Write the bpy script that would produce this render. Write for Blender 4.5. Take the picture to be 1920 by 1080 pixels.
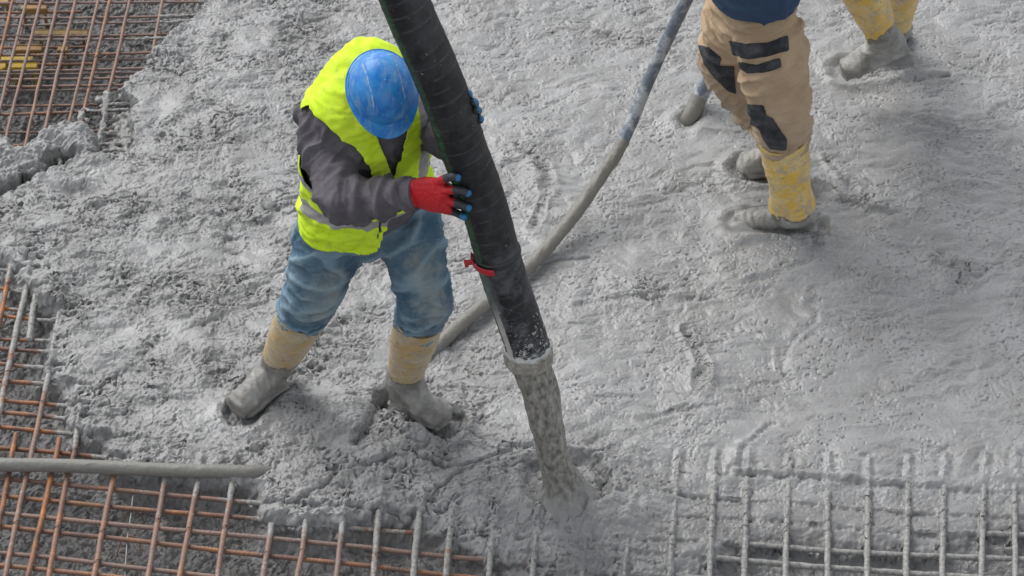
import bpy, bmesh, math, random
import numpy as np
from mathutils import Vector
random.seed(7)
for o in list(bpy.data.objects): bpy.data.objects.remove(o)
sc = bpy.context.scene
C = sc.collection
R = math.radians
# ------------------------------------------------------------------ camera
FPX, DIST, PITCH = 5000.0, 9.3, R(42)
cp, sp = math.cos(PITCH), math.sin(PITCH)
cam_d = bpy.data.cameras.new('camera'); cam = bpy.data.objects.new('camera', cam_d); C.objects.link(cam)
cam.location = (0, -DIST*cp, DIST*sp); cam.rotation_euler = (R(90)-PITCH, 0, 0)
cam_d.sensor_width = 36; cam_d.lens = 36*FPX/1920; cam_d.clip_end = 400
cam_d.dof.use_dof = True; cam_d.dof.focus_distance = 8.3; cam_d.dof.aperture_fstop = 11
sc.camera = cam
sc.render.resolution_x = 1024; sc.render.resolution_y = 576
# ------------------------------------------------------------------ light
w = bpy.data.worlds.new('World'); sc.world = w; w.use_nodes = True
nt = w.node_tree; bg = nt.nodes['Background']
sky = nt.nodes.new('ShaderNodeTexSky'); sky.sky_type = 'NISHITA'; sky.sun_disc = False
SUN_EL, SUN_AZ = 52, 150       # azimuth: degrees from +Y towards +X where the light comes from
sky.sun_elevation = R(SUN_EL); sky.sun_rotation = R(SUN_AZ)
hs = nt.nodes.new('ShaderNodeHueSaturation'); hs.inputs['Saturation'].default_value = 0.22
nt.links.new(sky.outputs[0], hs.inputs['Color']); nt.links.new(hs.outputs[0], bg.inputs[0]); bg.inputs[1].default_value = 0.13
sl = bpy.data.lights.new('sun', 'SUN'); sl.energy = 1.7; sl.angle = R(40); sl.color = (1, .975, .94)
sun = bpy.data.objects.new('sun', sl); C.objects.link(sun)
_a = R(-42); _e = R(48)        # light arrives from upper left behind
ldir = Vector((math.sin(_a)*math.cos(_e), math.cos(_a)*math.cos(_e), math.sin(_e)))
sun.rotation_euler = ldir.to_track_quat('Z', 'Y').to_euler()
sky.sun_elevation = _e; sky.sun_rotation = _a
sc.view_settings.view_transform = 'Standard'; sc.view_settings.look = 'None'
sc.view_settings.exposure = 0.50; sc.view_settings.gamma = 1
# ------------------------------------------------------------------ projection helpers
CAM = np.array([0, -DIST*cp, DIST*sp])
def ray(px, py):
    u, v = (px-960)/FPX, (540-py)/FPX
    return np.array([u, cp+v*sp, -sp+v*cp])
def atY(px, py, Y):
    d = ray(px, py); t = (Y-CAM[1])/d[1]; return CAM+d*t
def atZ(px, py, z=0.0):
    d = ray(px, py); t = (z-CAM[2])/d[2]; return CAM+d*t
def proj(P):
    P = np.asarray(P); v = P-CAM
    dep = v[..., 1]*cp - v[..., 2]*sp
    up = v[..., 1]*sp + v[..., 2]*cp
    return np.stack([960+FPX*v[..., 0]/dep, 540-FPX*up/dep], -1)
# ------------------------------------------------------------------ noise
_rng = np.random.RandomState(3)
PERM = _rng.permutation(256).astype(np.int32); PERM = np.concatenate([PERM, PERM, PERM])
_g = _rng.normal(size=(256, 3)); G3 = (_g/np.linalg.norm(_g, axis=1)[:, None]).astype(np.float32)
_a2 = _rng.rand(256)*2*np.pi; G2 = np.stack([np.cos(_a2), np.sin(_a2)], -1).astype(np.float32)
def n2(x, y, seed=0):
    x = np.asarray(x, np.float32)+seed*17.31; y = np.asarray(y, np.float32)+seed*9.77
    xi = np.floor(x).astype(np.int32); yi = np.floor(y).astype(np.int32); xf = x-xi; yf = y-yi
    u = xf*xf*xf*(xf*(xf*6-15)+10); v = yf*yf*yf*(yf*(yf*6-15)+10)
    xi &= 255; yi &= 255; x1 = (xi+1) & 255; y1 = (yi+1) & 255
    def g(a, b, dx, dy):
        h = PERM[PERM[a]+b]; return G2[h, 0]*dx+G2[h, 1]*dy
    a = g(xi, yi, xf, yf); b = g(x1, yi, xf-1, yf); c = g(xi, y1, xf, yf-1); d = g(x1, y1, xf-1, yf-1)
    return ((a+u*(b-a)) + v*((c+u*(d-c))-(a+u*(b-a))))*1.45
def n3(P, seed=0):
    P = np.asarray(P, np.float32)+seed*13.7
    I = np.floor(P).astype(np.int32); F = P-I; U = F*F*F*(F*(F*6-15)+10); I &= 255
    out = 0
    for dx in (0, 1):
        for dy in (0, 1):
            for dz in (0, 1):
                h = PERM[PERM[PERM[(I[:, 0]+dx) & 255]+((I[:, 1]+dy) & 255)]+((I[:, 2]+dz) & 255)]
                g = G3[h]; d = g[:, 0]*(F[:, 0]-dx)+g[:, 1]*(F[:, 1]-dy)+g[:, 2]*(F[:, 2]-dz)
                wt = (U[:, 0] if dx else 1-U[:, 0])*(U[:, 1] if dy else 1-U[:, 1])*(U[:, 2] if dz else 1-U[:, 2])
                out = out+wt*d
    return out*1.5
def sst(a, b, x):
    t = np.clip((x-a)/(b-a), 0, 1); return t*t*(3-2*t)
def polysd(X, Y, poly):
    """signed distance, positive inside"""
    d = np.full(X.shape, 1e9, np.float32); ins = np.zeros(X.shape, bool)
    n = len(poly)
    for i in range(n):
        ax, ay = poly[i]; bx, by = poly[(i+1) % n]
        ex, ey = bx-ax, by-ay; L = ex*ex+ey*ey+1e-12
        t = np.clip(((X-ax)*ex+(Y-ay)*ey)/L, 0, 1)
        d = np.minimum(d, (X-ax-t*ex)**2+(Y-ay-t*ey)**2)
        if ay != by:
            c = ((ay > Y) != (by > Y)) & (X < (bx-ax)*(Y-ay)/(by-ay)+ax); ins ^= c
    d = np.sqrt(d); return np.where(ins, d, -d)
def linedist(X, Y, pts):
    d = np.full(X.shape, 1e9, np.float32)
    for (ax, ay), (bx, by) in zip(pts[:-1], pts[1:]):
        ex, ey = bx-ax, by-ay; t = np.clip(((X-ax)*ex+(Y-ay)*ey)/(ex*ex+ey*ey+1e-12), 0, 1)
        d = np.minimum(d, (X-ax-t*ex)**2+(Y-ay-t*ey)**2)
    return np.sqrt(d)
# ------------------------------------------------------------------ object helpers
def tag(o, label=None, cat=None, group=None, kind=None):
    if label: o['label'] = label
    if cat: o['category'] = cat
    if group: o['group'] = group
    if kind: o['kind'] = kind
    return o
def thing(name, loc, label, cat, group=None):
    o = bpy.data.objects.new(name, None); C.objects.link(o); o.location = tuple(map(float, loc)); o.empty_display_size = .1
    return tag(o, label, cat, group)
def smooth(me, on=True):
    me.polygons.foreach_set('use_smooth', [on]*len(me.polygons))
def mkobj(name, V, F, mat, parent=None, attrs=None, loc=None, sm=True):
    V = np.asarray(V, float)
    off = np.zeros(3)
    q = parent
    if parent is not None:
        while q is not None: off = off+np.array(q.location); q = q.parent
    elif loc is not None: off = np.array(loc, float)
    me = bpy.data.meshes.new(name)
    me.from_pydata((V-off).tolist(), [], F if isinstance(F, list) else F.tolist()); me.update()
    if sm: smooth(me)
    me.materials.append(mat)
    if attrs:
        for k, a in attrs.items():
            a = np.asarray(a, np.float32)
            if a.ndim == 1:
                at = me.attributes.new(k, 'FLOAT', 'POINT'); at.data.foreach_set('value', a)
            else:
                at = me.attributes.new(k, 'FLOAT_VECTOR', 'POINT'); at.data.foreach_set('vector', a.ravel())
    o = bpy.data.objects.new(name, me); C.objects.link(o)
    if parent is not None: o.parent = parent
    elif loc is not None: o.location = tuple(map(float, loc))
    return o
def catmull(P, n):
    P = np.asarray(P, float); m = len(P)
    if m < 3:
        t = np.linspace(0, 1, n)[:, None]; return P[0]*(1-t)+P[-1]*t
    d = np.sqrt(np.linalg.norm(np.diff(P[:, :3], axis=0), axis=1)); s = np.concatenate([[0], np.cumsum(d)])
    Q = np.vstack([2*P[0]-P[1], P, 2*P[-1]-P[-2]]); S = np.concatenate([[s[0]-(s[1]-s[0])], s, [s[-1]+(s[-1]-s[-2])]])
    out = []
    for t in np.linspace(0, s[-1], n):
        i = min(max(np.searchsorted(s, t, 'right')-1, 0), m-2)
        p0, p1, p2, p3 = Q[i:i+4]; t0, t1, t2, t3 = S[i:i+4]
        A1 = (t1-t)/(t1-t0)*p0+(t-t0)/(t1-t0)*p1; A2 = (t2-t)/(t2-t1)*p1+(t-t1)/(t2-t1)*p2; A3 = (t3-t)/(t3-t2)*p2+(t-t2)/(t3-t2)*p3
        B1 = (t2-t)/(t2-t0)*A1+(t-t0)/(t2-t0)*A2; B2 = (t3-t)/(t3-t1)*A2+(t-t1)/(t3-t1)*A3
        out.append((t2-t)/(t2-t1)*B1+(t-t1)/(t2-t1)*B2)
    return np.array(out)
def unit(v): v = np.asarray(v, float); return v/(np.linalg.norm(v)+1e-12)
def loft(P, Rd, n=24, side=None, rings=None, cap=True, fn=None):
    """tube through points P with radii Rd (number or (side, front)); returns V, F(list), t per vert"""
    P = np.asarray(P, float); Rd = np.array([(r, r) if np.isscalar(r) else r for r in Rd], float)
    L = np.linalg.norm(np.diff(P, axis=0), axis=1).sum()
    if rings is None: rings = max(6, int(L/.012))
    D = np.hstack([P, Rd]) if rings == len(P) and rings > 30 else catmull(np.hstack([P, Rd]), rings)
    c = D[:, :3]; r = np.maximum(D[:, 3:], 1e-4)
    T = np.gradient(c, axis=0); T = T/np.linalg.norm(T, axis=1)[:, None]
    s = unit(side) if side is not None else unit(np.cross(T[0], [0.13, .2, 1]) if abs(T[0][2]) < .9 else np.cross(T[0], [0, 1, .1]))
    V = []; tt = []
    a = np.arange(n)*2*np.pi/n
    for i in range(rings):
        s = unit(s-T[i]*np.dot(s, T[i])); f = np.cross(T[i], s)
        rr = np.ones(n)
        if fn is not None: rr = fn(i/(rings-1), a, i)
        V.append(c[i]+np.outer(np.cos(a)*r[i, 0]*rr, s)+np.outer(np.sin(a)*r[i, 1]*rr, f)); tt += [i/(rings-1)]*n
    V = np.vstack(V); F = []
    for i in range(rings-1):
        for j in range(n):
            k = (j+1) % n; F.append([i*n+j, i*n+k, (i+1)*n+k, (i+1)*n+j])
    if cap:
        V = np.vstack([V, c[0]-T[0]*r[0].min()*.45, c[-1]+T[-1]*r[-1].min()*.45]); tt += [0, 1]
        m = rings*n
        for j in range(n):
            k = (j+1) % n; F.append([m, k, j]); F.append([m+1, (rings-1)*n+j, (rings-1)*n+k])
    return V, F, np.array(tt)
def ellipsoid(c, ax, r, nu=20, nv=12):
    """ax: 3 orthonormal rows"""
    V = []; F = []
    ax = np.asarray(ax)
    for i in range(nv+1):
        th = math.pi*i/nv
        for j in range(nu):
            ph = 2*math.pi*j/nu
            l = np.array([math.sin(th)*math.cos(ph)*r[0], math.sin(th)*math.sin(ph)*r[1], math.cos(th)*r[2]])
            V.append(c+l@ax)
    for i in range(nv):
        for j in range(nu):
            k = (j+1) % nu; F.append([i*nu+j, (i+1)*nu+j, (i+1)*nu+k, i*nu+k])
    return np.array(V), F, np.zeros(len(V))
def join(parts):
    V = []; F = []; o = 0; T = []
    for p in parts:
        v, f = p[0], p[1]; V.append(v); F += [[i+o for i in q] for q in f]; o += len(v); T.append(p[2] if len(p) > 2 else np.zeros(len(v)))
    return np.vstack(V), F, np.concatenate(T)
def remesh(parts, vox, smooth_it=4, fac=.5):
    V, F, _ = join(parts)
    me = bpy.data.meshes.new('tmp'); me.from_pydata(V.tolist(), [], F); me.update()
    o = bpy.data.objects.new('tmp', me); C.objects.link(o)
    m = o.modifiers.new('r', 'REMESH'); m.mode = 'VOXEL'; m.voxel_size = vox
    if smooth_it:
        s = o.modifiers.new('s', 'SMOOTH'); s.factor = fac; s.iterations = smooth_it
    dg = bpy.context.evaluated_depsgraph_get(); e = o.evaluated_get(dg); m2 = bpy.data.meshes.new_from_object(e)
    V = np.zeros(len(m2.vertices)*3, np.float32); m2.vertices.foreach_get('co', V); V = V.reshape(-1, 3).astype(float)
    N = np.zeros(len(m2.vertices)*3, np.float32); m2.vertices.foreach_get('normal', N); N = N.reshape(-1, 3).astype(float)
    F = [list(p.vertices) for p in m2.polygons]
    bpy.data.objects.remove(o); bpy.data.meshes.remove(me); bpy.data.meshes.remove(m2)
    return V, F, N
def normals(V, F):
    me = bpy.data.meshes.new('t'); me.from_pydata(V.tolist(), [], F); me.update()
    N = np.zeros(len(V)*3, np.float32); me.vertices.foreach_get('normal', N); bpy.data.meshes.remove(me)
    return N.reshape(-1, 3).astype(float)
def clip(V, F, f, extra=None):
    """keep f>=0, cutting faces on the zero line. extra: list of per-vertex arrays to interpolate"""
    V = np.asarray(V); Vn = list(V); ex = [list(e) for e in (extra or [])]; ec = {}; out = []
    keep = f >= 0
    for q in F:
        k = [keep[i] for i in q]
        if all(k): out.append(q); continue
        if not any(k): continue
        r = []
        for a, b in zip(q, q[1:]+q[:1]):
            if keep[a]: r.append(a)
            if keep[a] != keep[b]:
                key = (min(a, b), max(a, b))
                if key not in ec:
                    t = f[a]/(f[a]-f[b]); ec[key] = len(Vn); Vn.append(V[a]*(1-t)+V[b]*t)
                    for e in ex: e.append(e[a]*(1-t)+e[b]*t)
                r.append(ec[key])
        if len(r) >= 3: out.append(r)
    used = sorted({i for q in out for i in q}); mp = {u: i for i, u in enumerate(used)}
    return np.array([Vn[i] for i in used]).reshape(-1, 3), [[mp[i] for i in q] for q in out], [np.array([e[i] for i in used]) for e in ex]
def solid(o, th, off=-1):
    m = o.modifiers.new('thick', 'SOLIDIFY'); m.thickness = th; m.offset = off; return o
def patch(V, F, N, poly, offset, facing=True):
    """the piece of a garment lying under a pixel outline, lifted off the cloth"""
    p = proj(V); f = polysd(p[:, 0], p[:, 1], poly).astype(float)+.7*n3(V*60, 9)+1.2*n3(V*18, 8)
    if facing:
        vd = CAM-V; vd /= np.linalg.norm(vd, axis=1)[:, None]
        f = np.where((N*vd).sum(1) > -.05, f, -abs(f)-1)
    V2, F2, _ = clip(V+N*offset, F, f)
    par = list(range(len(V2)))
    def fd(a):
        while par[a] != a: par[a] = par[par[a]]; a = par[a]
        return a
    for q in F2:
        for b in q[1:]: par[fd(b)] = fd(q[0])
    if not F2: return V2, F2
    rt = [fd(q[0]) for q in F2]; cn = {c: rt.count(c) for c in set(rt)}; mx = max(cn.values())
    best = min((c for c in cn if cn[c] > .3*mx), key=lambda c: np.linalg.norm(V2[c]-CAM)); F2 = [q for q, r_ in zip(F2, rt) if r_ == best]
    us = sorted({i for q in F2 for i in q}); mp = {u: i for i, u in enumerate(us)}
    return V2[us], [[mp[i] for i in q] for q in F2]
def segdist(V, A, B):
    A = np.asarray(A); B = np.asarray(B); e = B-A; t = np.clip((V-A)@e/(e@e), 0, 1)
    return np.linalg.norm(V-A-t[:, None]*e, axis=1), t
def wrinkle(V, N, bones, seed=1):
    global FOLD
    W = []; D = []; RR = []
    for k, (A, B, amp, lam) in enumerate(bones):
        A = np.asarray(A); B = np.asarray(B); L = np.linalg.norm(B-A); ax = (B-A)/L
        e1 = unit(np.cross(ax, [.3, .8, .2])); e2 = np.cross(ax, e1)
        d, _ = segdist(V, A, B); rel = V-A; t = rel@ax; a = rel@e1; b = rel@e2
        q = np.stack([t/lam+.35*a/lam, a/(lam*2.6), b/(lam*2.6)], -1)
        q = q+.5*n3(rel/(lam*2.5), seed+k)[:, None]
        r = np.exp(-(n3(q, seed+k+5)/.17)**2)
        q2 = np.stack([t/(lam*.45)-.5*b/lam, a/(lam*1.5), b/(lam*1.5)], -1)
        r2 = np.exp(-(n3(q2, seed+k+9)/.15)**2)
        D.append(amp*(r+.38*r2-.55)); W.append(np.exp(-d/.02)); RR.append(r+.4*r2)
    W = np.array(W); D = np.array(D); d = (W*D).sum(0)/(W.sum(0)+1e-9); FOLD = (W*np.array(RR)).sum(0)/(W.sum(0)+1e-9)
    return V+N*d[:, None]
# ------------------------------------------------------------------ materials
def newmat(name):
    m = bpy.data.materials.new(name); m.use_nodes = True; t = m.node_tree; b = t.nodes['Principled BSDF']; return m, t, b
def nd(t, typ, **kw):
    n = t.nodes.new(typ)
    for k, v in kw.items():
        if k in n.inputs.keys(): n.inputs[k].default_value = v
        else: setattr(n, k, v)
    return n
def geo(t, mapping=None):
    g = nd(t, 'ShaderNodeNewGeometry'); out = g.outputs['Position']
    if mapping:
        m = nd(t, 'ShaderNodeMapping'); m.inputs['Scale'].default_value = mapping; t.links.new(out, m.inputs['Vector']); out = m.outputs[0]
    return out
def noise(t, scale, detail=4, rough=.55, vec=None):
    n = nd(t, 'ShaderNodeTexNoise'); n.inputs['Scale'].default_value = scale; n.inputs['Detail'].default_value = detail; n.inputs['Roughness'].default_value = rough
    t.links.new(vec if vec is not None else geo(t), n.inputs['Vector']); return n.outputs['Fac']
def ramp(t, fac, stops, interp='LINEAR'):
    r = nd(t, 'ShaderNodeValToRGB'); r.color_ramp.interpolation = interp
    e = r.color_ramp.elements
    e[0].position, e[0].color = stops[0][0], (*stops[0][1], 1); e[1].position, e[1].color = stops[1][0], (*stops[1][1], 1)
    for p, c in stops[2:]:
        x = e.new(p); x.color = (*c, 1)
    t.links.new(fac, r.inputs[0]); return r.outputs[0]
def g1(v): return (v, v, v)
def mix(t, f, a, b):
    m = nd(t, 'ShaderNodeMix', data_type='RGBA')
    if hasattr(f, 'node'): t.links.new(f, m.inputs[0])
    else: m.inputs[0].default_value = f
    for s, i in ((a, 6), (b, 7)):
        if hasattr(s, 'node'): t.links.new(s, m.inputs[i])
        else: m.inputs[i].default_value = (*s, 1)
    return m.outputs[2]
def mth(t, op, a, b=0.0, c=None):
    m = nd(t, 'ShaderNodeMath', operation=op)
    for i, s in enumerate((a, b) if c is None else (a, b, c)):
        if hasattr(s, 'node'): t.links.new(s, m.inputs[i])
        else: m.inputs[i].default_value = s
    return m.outputs[0]
def attr(t, name):
    a = nd(t, 'ShaderNodeAttribute'); a.attribute_name = name; return a
def bump(t, b, h, strength=.3, dist=.002):
    n = nd(t, 'ShaderNodeBump'); n.inputs['Strength'].default_value = strength; n.inputs['Distance'].default_value = dist
    t.links.new(h, n.inputs['Height']); t.links.new(n.outputs[0], b.inputs['Normal'])
CEM_L, CEM_D = (.335, .336, .336), (.225, .223, .218)
def cement_nodes(t, light=CEM_L, dark=CEM_D):
    a = noise(t, 5, 6, .6); c = noise(t, 90, 5, .65)
    f = mth(t, 'ADD', mth(t, 'MULTIPLY', a, .62), mth(t, 'MULTIPLY', c, .38))
    return ramp(t, f, [(.34, dark), (.56, light)])
def mat_ground():
    m, t, b = newmat('wet_concrete')
    col = cement_nodes(t)
    # coarse aggregate grains with brownish paste
    st = noise(t, 210, 3, .6); col = mix(t, mth(t, 'MULTIPLY', ramp(t, st, [(.60, g1(0)), (.72, g1(1))]), attr(t, 'rough').outputs['Fac']), col, (.13, .12, .105))
    br = noise(t, 2.3, 3, .5); col = mix(t, ramp(t, br, [(.52, g1(0)), (.75, g1(.4))]), col, (.23, .22, .205))
    col = mix(t, mth(t, 'MULTIPLY', attr(t, 'rough').outputs['Fac'], .22), col, (.205, .200, .192))
    lowf = attr(t, 'old_and_shade').outputs['Fac']; col = mix(t, lowf, col, mix(t, noise(t, 30, 5), (.085, .08, .078), (.15, .146, .143)))  # lower floor: older, darker concrete, with some recess shade painted into the colour
    t.links.new(col, b.inputs['Base Color'])
    rr = ramp(t, noise(t, 12, 4), [(.35, g1(.30)), (.7, g1(.54))]); t.links.new(rr, b.inputs['Roughness'])
    h = mth(t, 'ADD', mth(t, 'MULTIPLY', noise(t, 150, 5, .65), attr(t, 'rough').outputs['Fac']), mth(t, 'MULTIPLY', noise(t, 60, 4, .6), .35))
    bump(t, b, h, .65, .004)
    return m
def mat_cement(name='cement_paste', light=(.31, .31, .305), dark=(.175, .17, .16), scale=60):
    m, t, b = newmat(name)
    t.links.new(cement_nodes(t, light, dark), b.inputs['Base Color']); b.inputs['Roughness'].default_value = .45
    bump(t, b, noise(t, scale, 5, .65), .6, .006); return m
def mat_bar():
    m, t, b = newmat('rusty_steel')
    n = noise(t, 14, 5, .6); n2_ = noise(t, 120, 3, .6)
    rust = ramp(t, mth(t, 'ADD', mth(t, 'MULTIPLY', n, .75), mth(t, 'MULTIPLY', n2_, .25)), [(.36, (.10, .055, .04)), (.47, (.22, .11, .07)), (.54, (.28, .12, .055)), (.62, (.45, .185, .06)), (.72, (.30, .21, .17))])
    hue = attr(t, 'hue').outputs['Fac']; rust = mix(t, hue, rust, mix(t, n2_, (.11, .075, .065), (.34, .26, .23)))
    f = mth(t, 'ADD', attr(t, 'cov').outputs['Fac'], mth(t, 'MULTIPLY', mth(t, 'SUBTRACT', noise(t, 55, 4, .7), .5), 1.5))
    col = mix(t, ramp(t, f, [(.47, g1(0)), (.56, g1(1))]), rust, ramp(t, noise(t, 90, 4), [(.35, (.19, .185, .172)), (.65, (.37, .365, .35))]))
    t.links.new(col, b.inputs['Base Color']); b.inputs['Roughness'].default_value = .55
    bump(t, b, noise(t, 260, 3, .6), .4, .0015); return m
def mat_cloth(name, c1, c2, sc_=9, weave=700, rough=.9, dirt=None, dirtc=(.33, .31, .27), bstr=.35, fold=0):
    m, t, b = newmat(name)
    col = mix(t, ramp(t, noise(t, sc_, 5, .6), [(.35, g1(0)), (.68, g1(1))]), c1, c2)
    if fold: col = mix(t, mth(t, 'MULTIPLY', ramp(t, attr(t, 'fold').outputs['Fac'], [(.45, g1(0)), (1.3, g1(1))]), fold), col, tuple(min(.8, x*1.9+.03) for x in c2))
    f = noise(t, weave, 2, .5); col = mix(t, mth(t, 'MULTIPLY', f, .35), col, tuple(x*.45 for x in c1))
    if dirt is not None:
        col = mix(t, ramp(t, mth(t, 'ADD', attr(t, 'dirt').outputs['Fac'], mth(t, 'MULTIPLY', mth(t, 'SUBTRACT', noise(t, 18, 6, .68), .5), 1.6)), [(.3, g1(0)), (1.0, g1(dirt))]), col, dirtc)
        sp_ = noise(t, 170, 2, .5); col = mix(t, ramp(t, sp_, [(.70, g1(0)), (.74, g1(.8))]), col, (.5, .5, .49))
    t.links.new(col, b.inputs['Base Color']); b.inputs['Roughness'].default_value = rough
    b.inputs['Specular IOR Level'].default_value = .25
    bump(t, b, mth(t, 'ADD', mth(t, 'MULTIPLY', noise(t, 70, 4, .6), .7), mth(t, 'MULTIPLY', f, .25)), bstr, .006); return m
def mat_boot(ya=(.74, .47, .085), yb=(.70, .56, .28), nm='yellow_rubber'):
    m, t, b = newmat(nm)
    y = mix(t, ramp(t, noise(t, 16, 5, .7), [(.42, g1(0)), (.62, g1(1))]), ya, yb)
    y = mix(t, ramp(t, noise(t, 24, 5, .7), [(.50, g1(0)), (.60, g1(.75))]), y, (.43, .38, .31))
    y = mix(t, ramp(t, noise(t, 65, 4, .7), [(.62, g1(0)), (.68, g1(.8))]), y, (.12, .11, .09))
    f = mth(t, 'ADD', attr(t, 'dirt').outputs['Fac'], mth(t, 'MULTIPLY', mth(t, 'SUBTRACT', noise(t, 26, 5, .65), .5), 1.1))
    cem = ramp(t, noise(t, 14, 4), [(.35, (.17, .162, .148)), (.65, (.36, .355, .338))])
    edge = mix(t, ramp(t, f, [(.47, g1(0)), (.49, g1(1)), (.60, g1(1)), (.68, g1(0))]), cem, (.17, .155, .13))
    col = mix(t, ramp(t, f, [(.47, g1(0)), (.50, g1(1))]), y, edge)
    t.links.new(col, b.inputs['Base Color']); b.inputs['Roughness'].default_value = .36
    bump(t, b, mth(t, 'ADD', noise(t, 60, 5, .65), mth(t, 'MULTIPLY', noise(t, 160, 4, .7), .5)), .6, .006); return m
def mat_simple(name, col, rough=.5, nz=None, bstr=.2, sc_=80, spec=.5):
    m, t, b = newmat(name)
    c2 = nz or tuple(x*.75 for x in col)
    t.links.new(mix(t, ramp(t, noise(t, sc_*.3, 5, .6), [(.35, g1(0)), (.65, g1(1))]), col, c2), b.inputs['Base Color'])
    b.inputs['Roughness'].default_value = rough; b.inputs['Specular IOR Level'].default_value = spec
    bump(t, b, noise(t, sc_, 4), bstr, .002); return m
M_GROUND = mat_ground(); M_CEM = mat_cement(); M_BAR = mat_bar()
def mat_flow():
    m, t, b = newmat('pouring_concrete')
    c = ramp(t, noise(t, 62, 4, .6, geo(t, (1, 1, .55))), [(.34, (.13, .122, .105)), (.50, (.25, .24, .215)), (.66, (.38, .365, .335))])
    c = mix(t, ramp(t, attr(t, 'tt').outputs['Fac'], [(.72, g1(0)), (.93, g1(.85))]), c, mix(t, noise(t, 50, 4), (.20, .198, .19), (.33, .33, .325)))
    t.links.new(c, b.inputs['Base Color']); b.inputs['Roughness'].default_value = .38; bump(t, b, noise(t, 60, 4, .6, geo(t, (1, 1, .4))), .6, .006); return m
M_FLOW = mat_flow()
M_OLD = mat_cement('pouring_concrete', (.44, .415, .375), (.17, .155, .13), 45)
M_BOOT = mat_boot(); M_BOOT_TAN = mat_boot((.52, .36, .15), (.53, .45, .32), 'tan_rubber')
M_JEANS = mat_cloth('denim', (.052, .116, .182), (.19, .27, .32), 8, 600, .9, .85, (.34, .36, .33), fold=.45)
M_SEAM = mat_simple('seam_thread', (.05, .09, .14), .9)
M_FLEECE = mat_cloth('grey_fleece', (.115, .105, .118), (.175, .165, .182), 10, 500, .95)
M_BEIGE = mat_cloth('beige_canvas', (.45, .32, .205), (.56, .42, .285), 8, 600, .9, .8, (.33, .29, .25))
M_PATCH = mat_cloth('black_canvas', (.030, .032, .037), (.10, .103, .11), 20, 500, .85)
M_JACKET = mat_cloth('blue_quilted_cloth', (.035, .065, .125), (.055, .095, .17), 9, 500, .85)
M_DARKCLOTH = mat_cloth('dark_cloth', (.03, .03, .035), (.05, .05, .055))
M_SKIN = mat_simple('skin', (.52, .33, .25), .55, (.46, .27, .2), .1, 200)
M_HAIR = mat_simple('dark_hair', (.03, .022, .016), .6, (.05, .035, .025), .5, 300)
# ================================================================== THE GROUND
MATB_L = [ # (pixel polyline, radius, cement cover)
 ([(22,488),(0,600),(-30,720)],.0088,.05,0), ([(58,505),(52,530),(26,640),(0,765),(-25,880)],.0098,.85,0), ([(68,550),(64,570),(54,638)],.0098,1.1,0),
 ([(122,545),(115,575),(102,640),(94,690),(80,755),(58,856),(35,956),(11,1073),(-20,1210)],.0088,.40,.6),
 ([(31,813),(21,856),(16,890),(0,970),(-30,1110)],.0088,.0,0), ([(112,822),(104,860),(98,886),(77,978),(53,1078),(25,1210)],.0092,.0,0),
 ([(152,770),(147,795),(137,856),(128,888),(109,982),(92,1078),(70,1210)],.0092,.30,.3),
 ([(222,860),(213,895),(192,995),(177,1078),(155,1210)],.0094,.25,.5), ([(318,860),(310,895),(295,978),(278,1080),(257,1210)],.0092,.38,.7),
 ([(380,865),(372,900),(355,985),(337,1080),(315,1210)],.0092,.45,.5), ([(444,860),(437,900),(420,1000),(408,1080),(388,1210)],.0092,.5,.6),
 ([(510,983),(500,1040),(493,1080),(475,1210)],.0094,.45,.8), ([(580,950),(574,972),(566,1035),(557,1080),(540,1210)],.0088,.4,.7),
 ([(650,955),(643,980),(631,1080),(614,1210)],.0092,.35,.8), ([(720,920),(712,955),(700,1080),(686,1210)],.0096,.75,.6),
 ([(795,930),(787,961),(774,1080),(758,1210)],.0096,.95,.6), ([(853,960),(845,994),(836,1080),(824,1210)],.0094,.9,.5),
 ([(935,965),(925,1000),(916,1080),(902,1210)],.0094,.98,.5), ([(1013,960),(1006,1003),(998,1080),(985,1210)],.0088,1.0,.5),
 ([(1106,960),(1100,1000),(1091,1080),(1080,1210)],.0088,.95,.6), ([(1187,950),(1180,995),(1170,1080),(1157,1210)],.0088,.95,.4),
 ([(1273,850),(1270,885),(1255,1080),(1245,1210)],.0094,1.2,0), ([(1342,850),(1339,885),(1330,1080),(1323,1210)],.0094,1.2,0),
 ([(1404,850),(1401,897),(1395,1080),(1390,1210)],.0094,1.2,0), ([(1480,860),(1478,902),(1472,1080),(1468,1210)],.0096,1.2,0),
 ([(1553,860),(1552,906),(1551,1080),(1549,1210)],.0096,1.2,0), ([(1628,870),(1627,952),(1625,1080),(1623,1210)],.0094,1.2,0),
 ([(1704,860),(1702,927),(1698,1080),(1696,1210)],.0098,1.2,0), ([(1772,860),(1770,906),(1766,1080),(1763,1210)],.0094,1.2,0),
 ([(1848,860),(1845,906),(1840,1080),(1836,1210)],.0094,1.2,0), ([(1904,860),(1903,906),(1903,1080),(1902,1210)],.0094,1.2,0),
 ([(1978,860),(1977,1080),(1976,1210)],.0094,1.2,0), ([(2050,860),(2050,1080),(2050,1210)],.0094,1.2,0),
]
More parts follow.
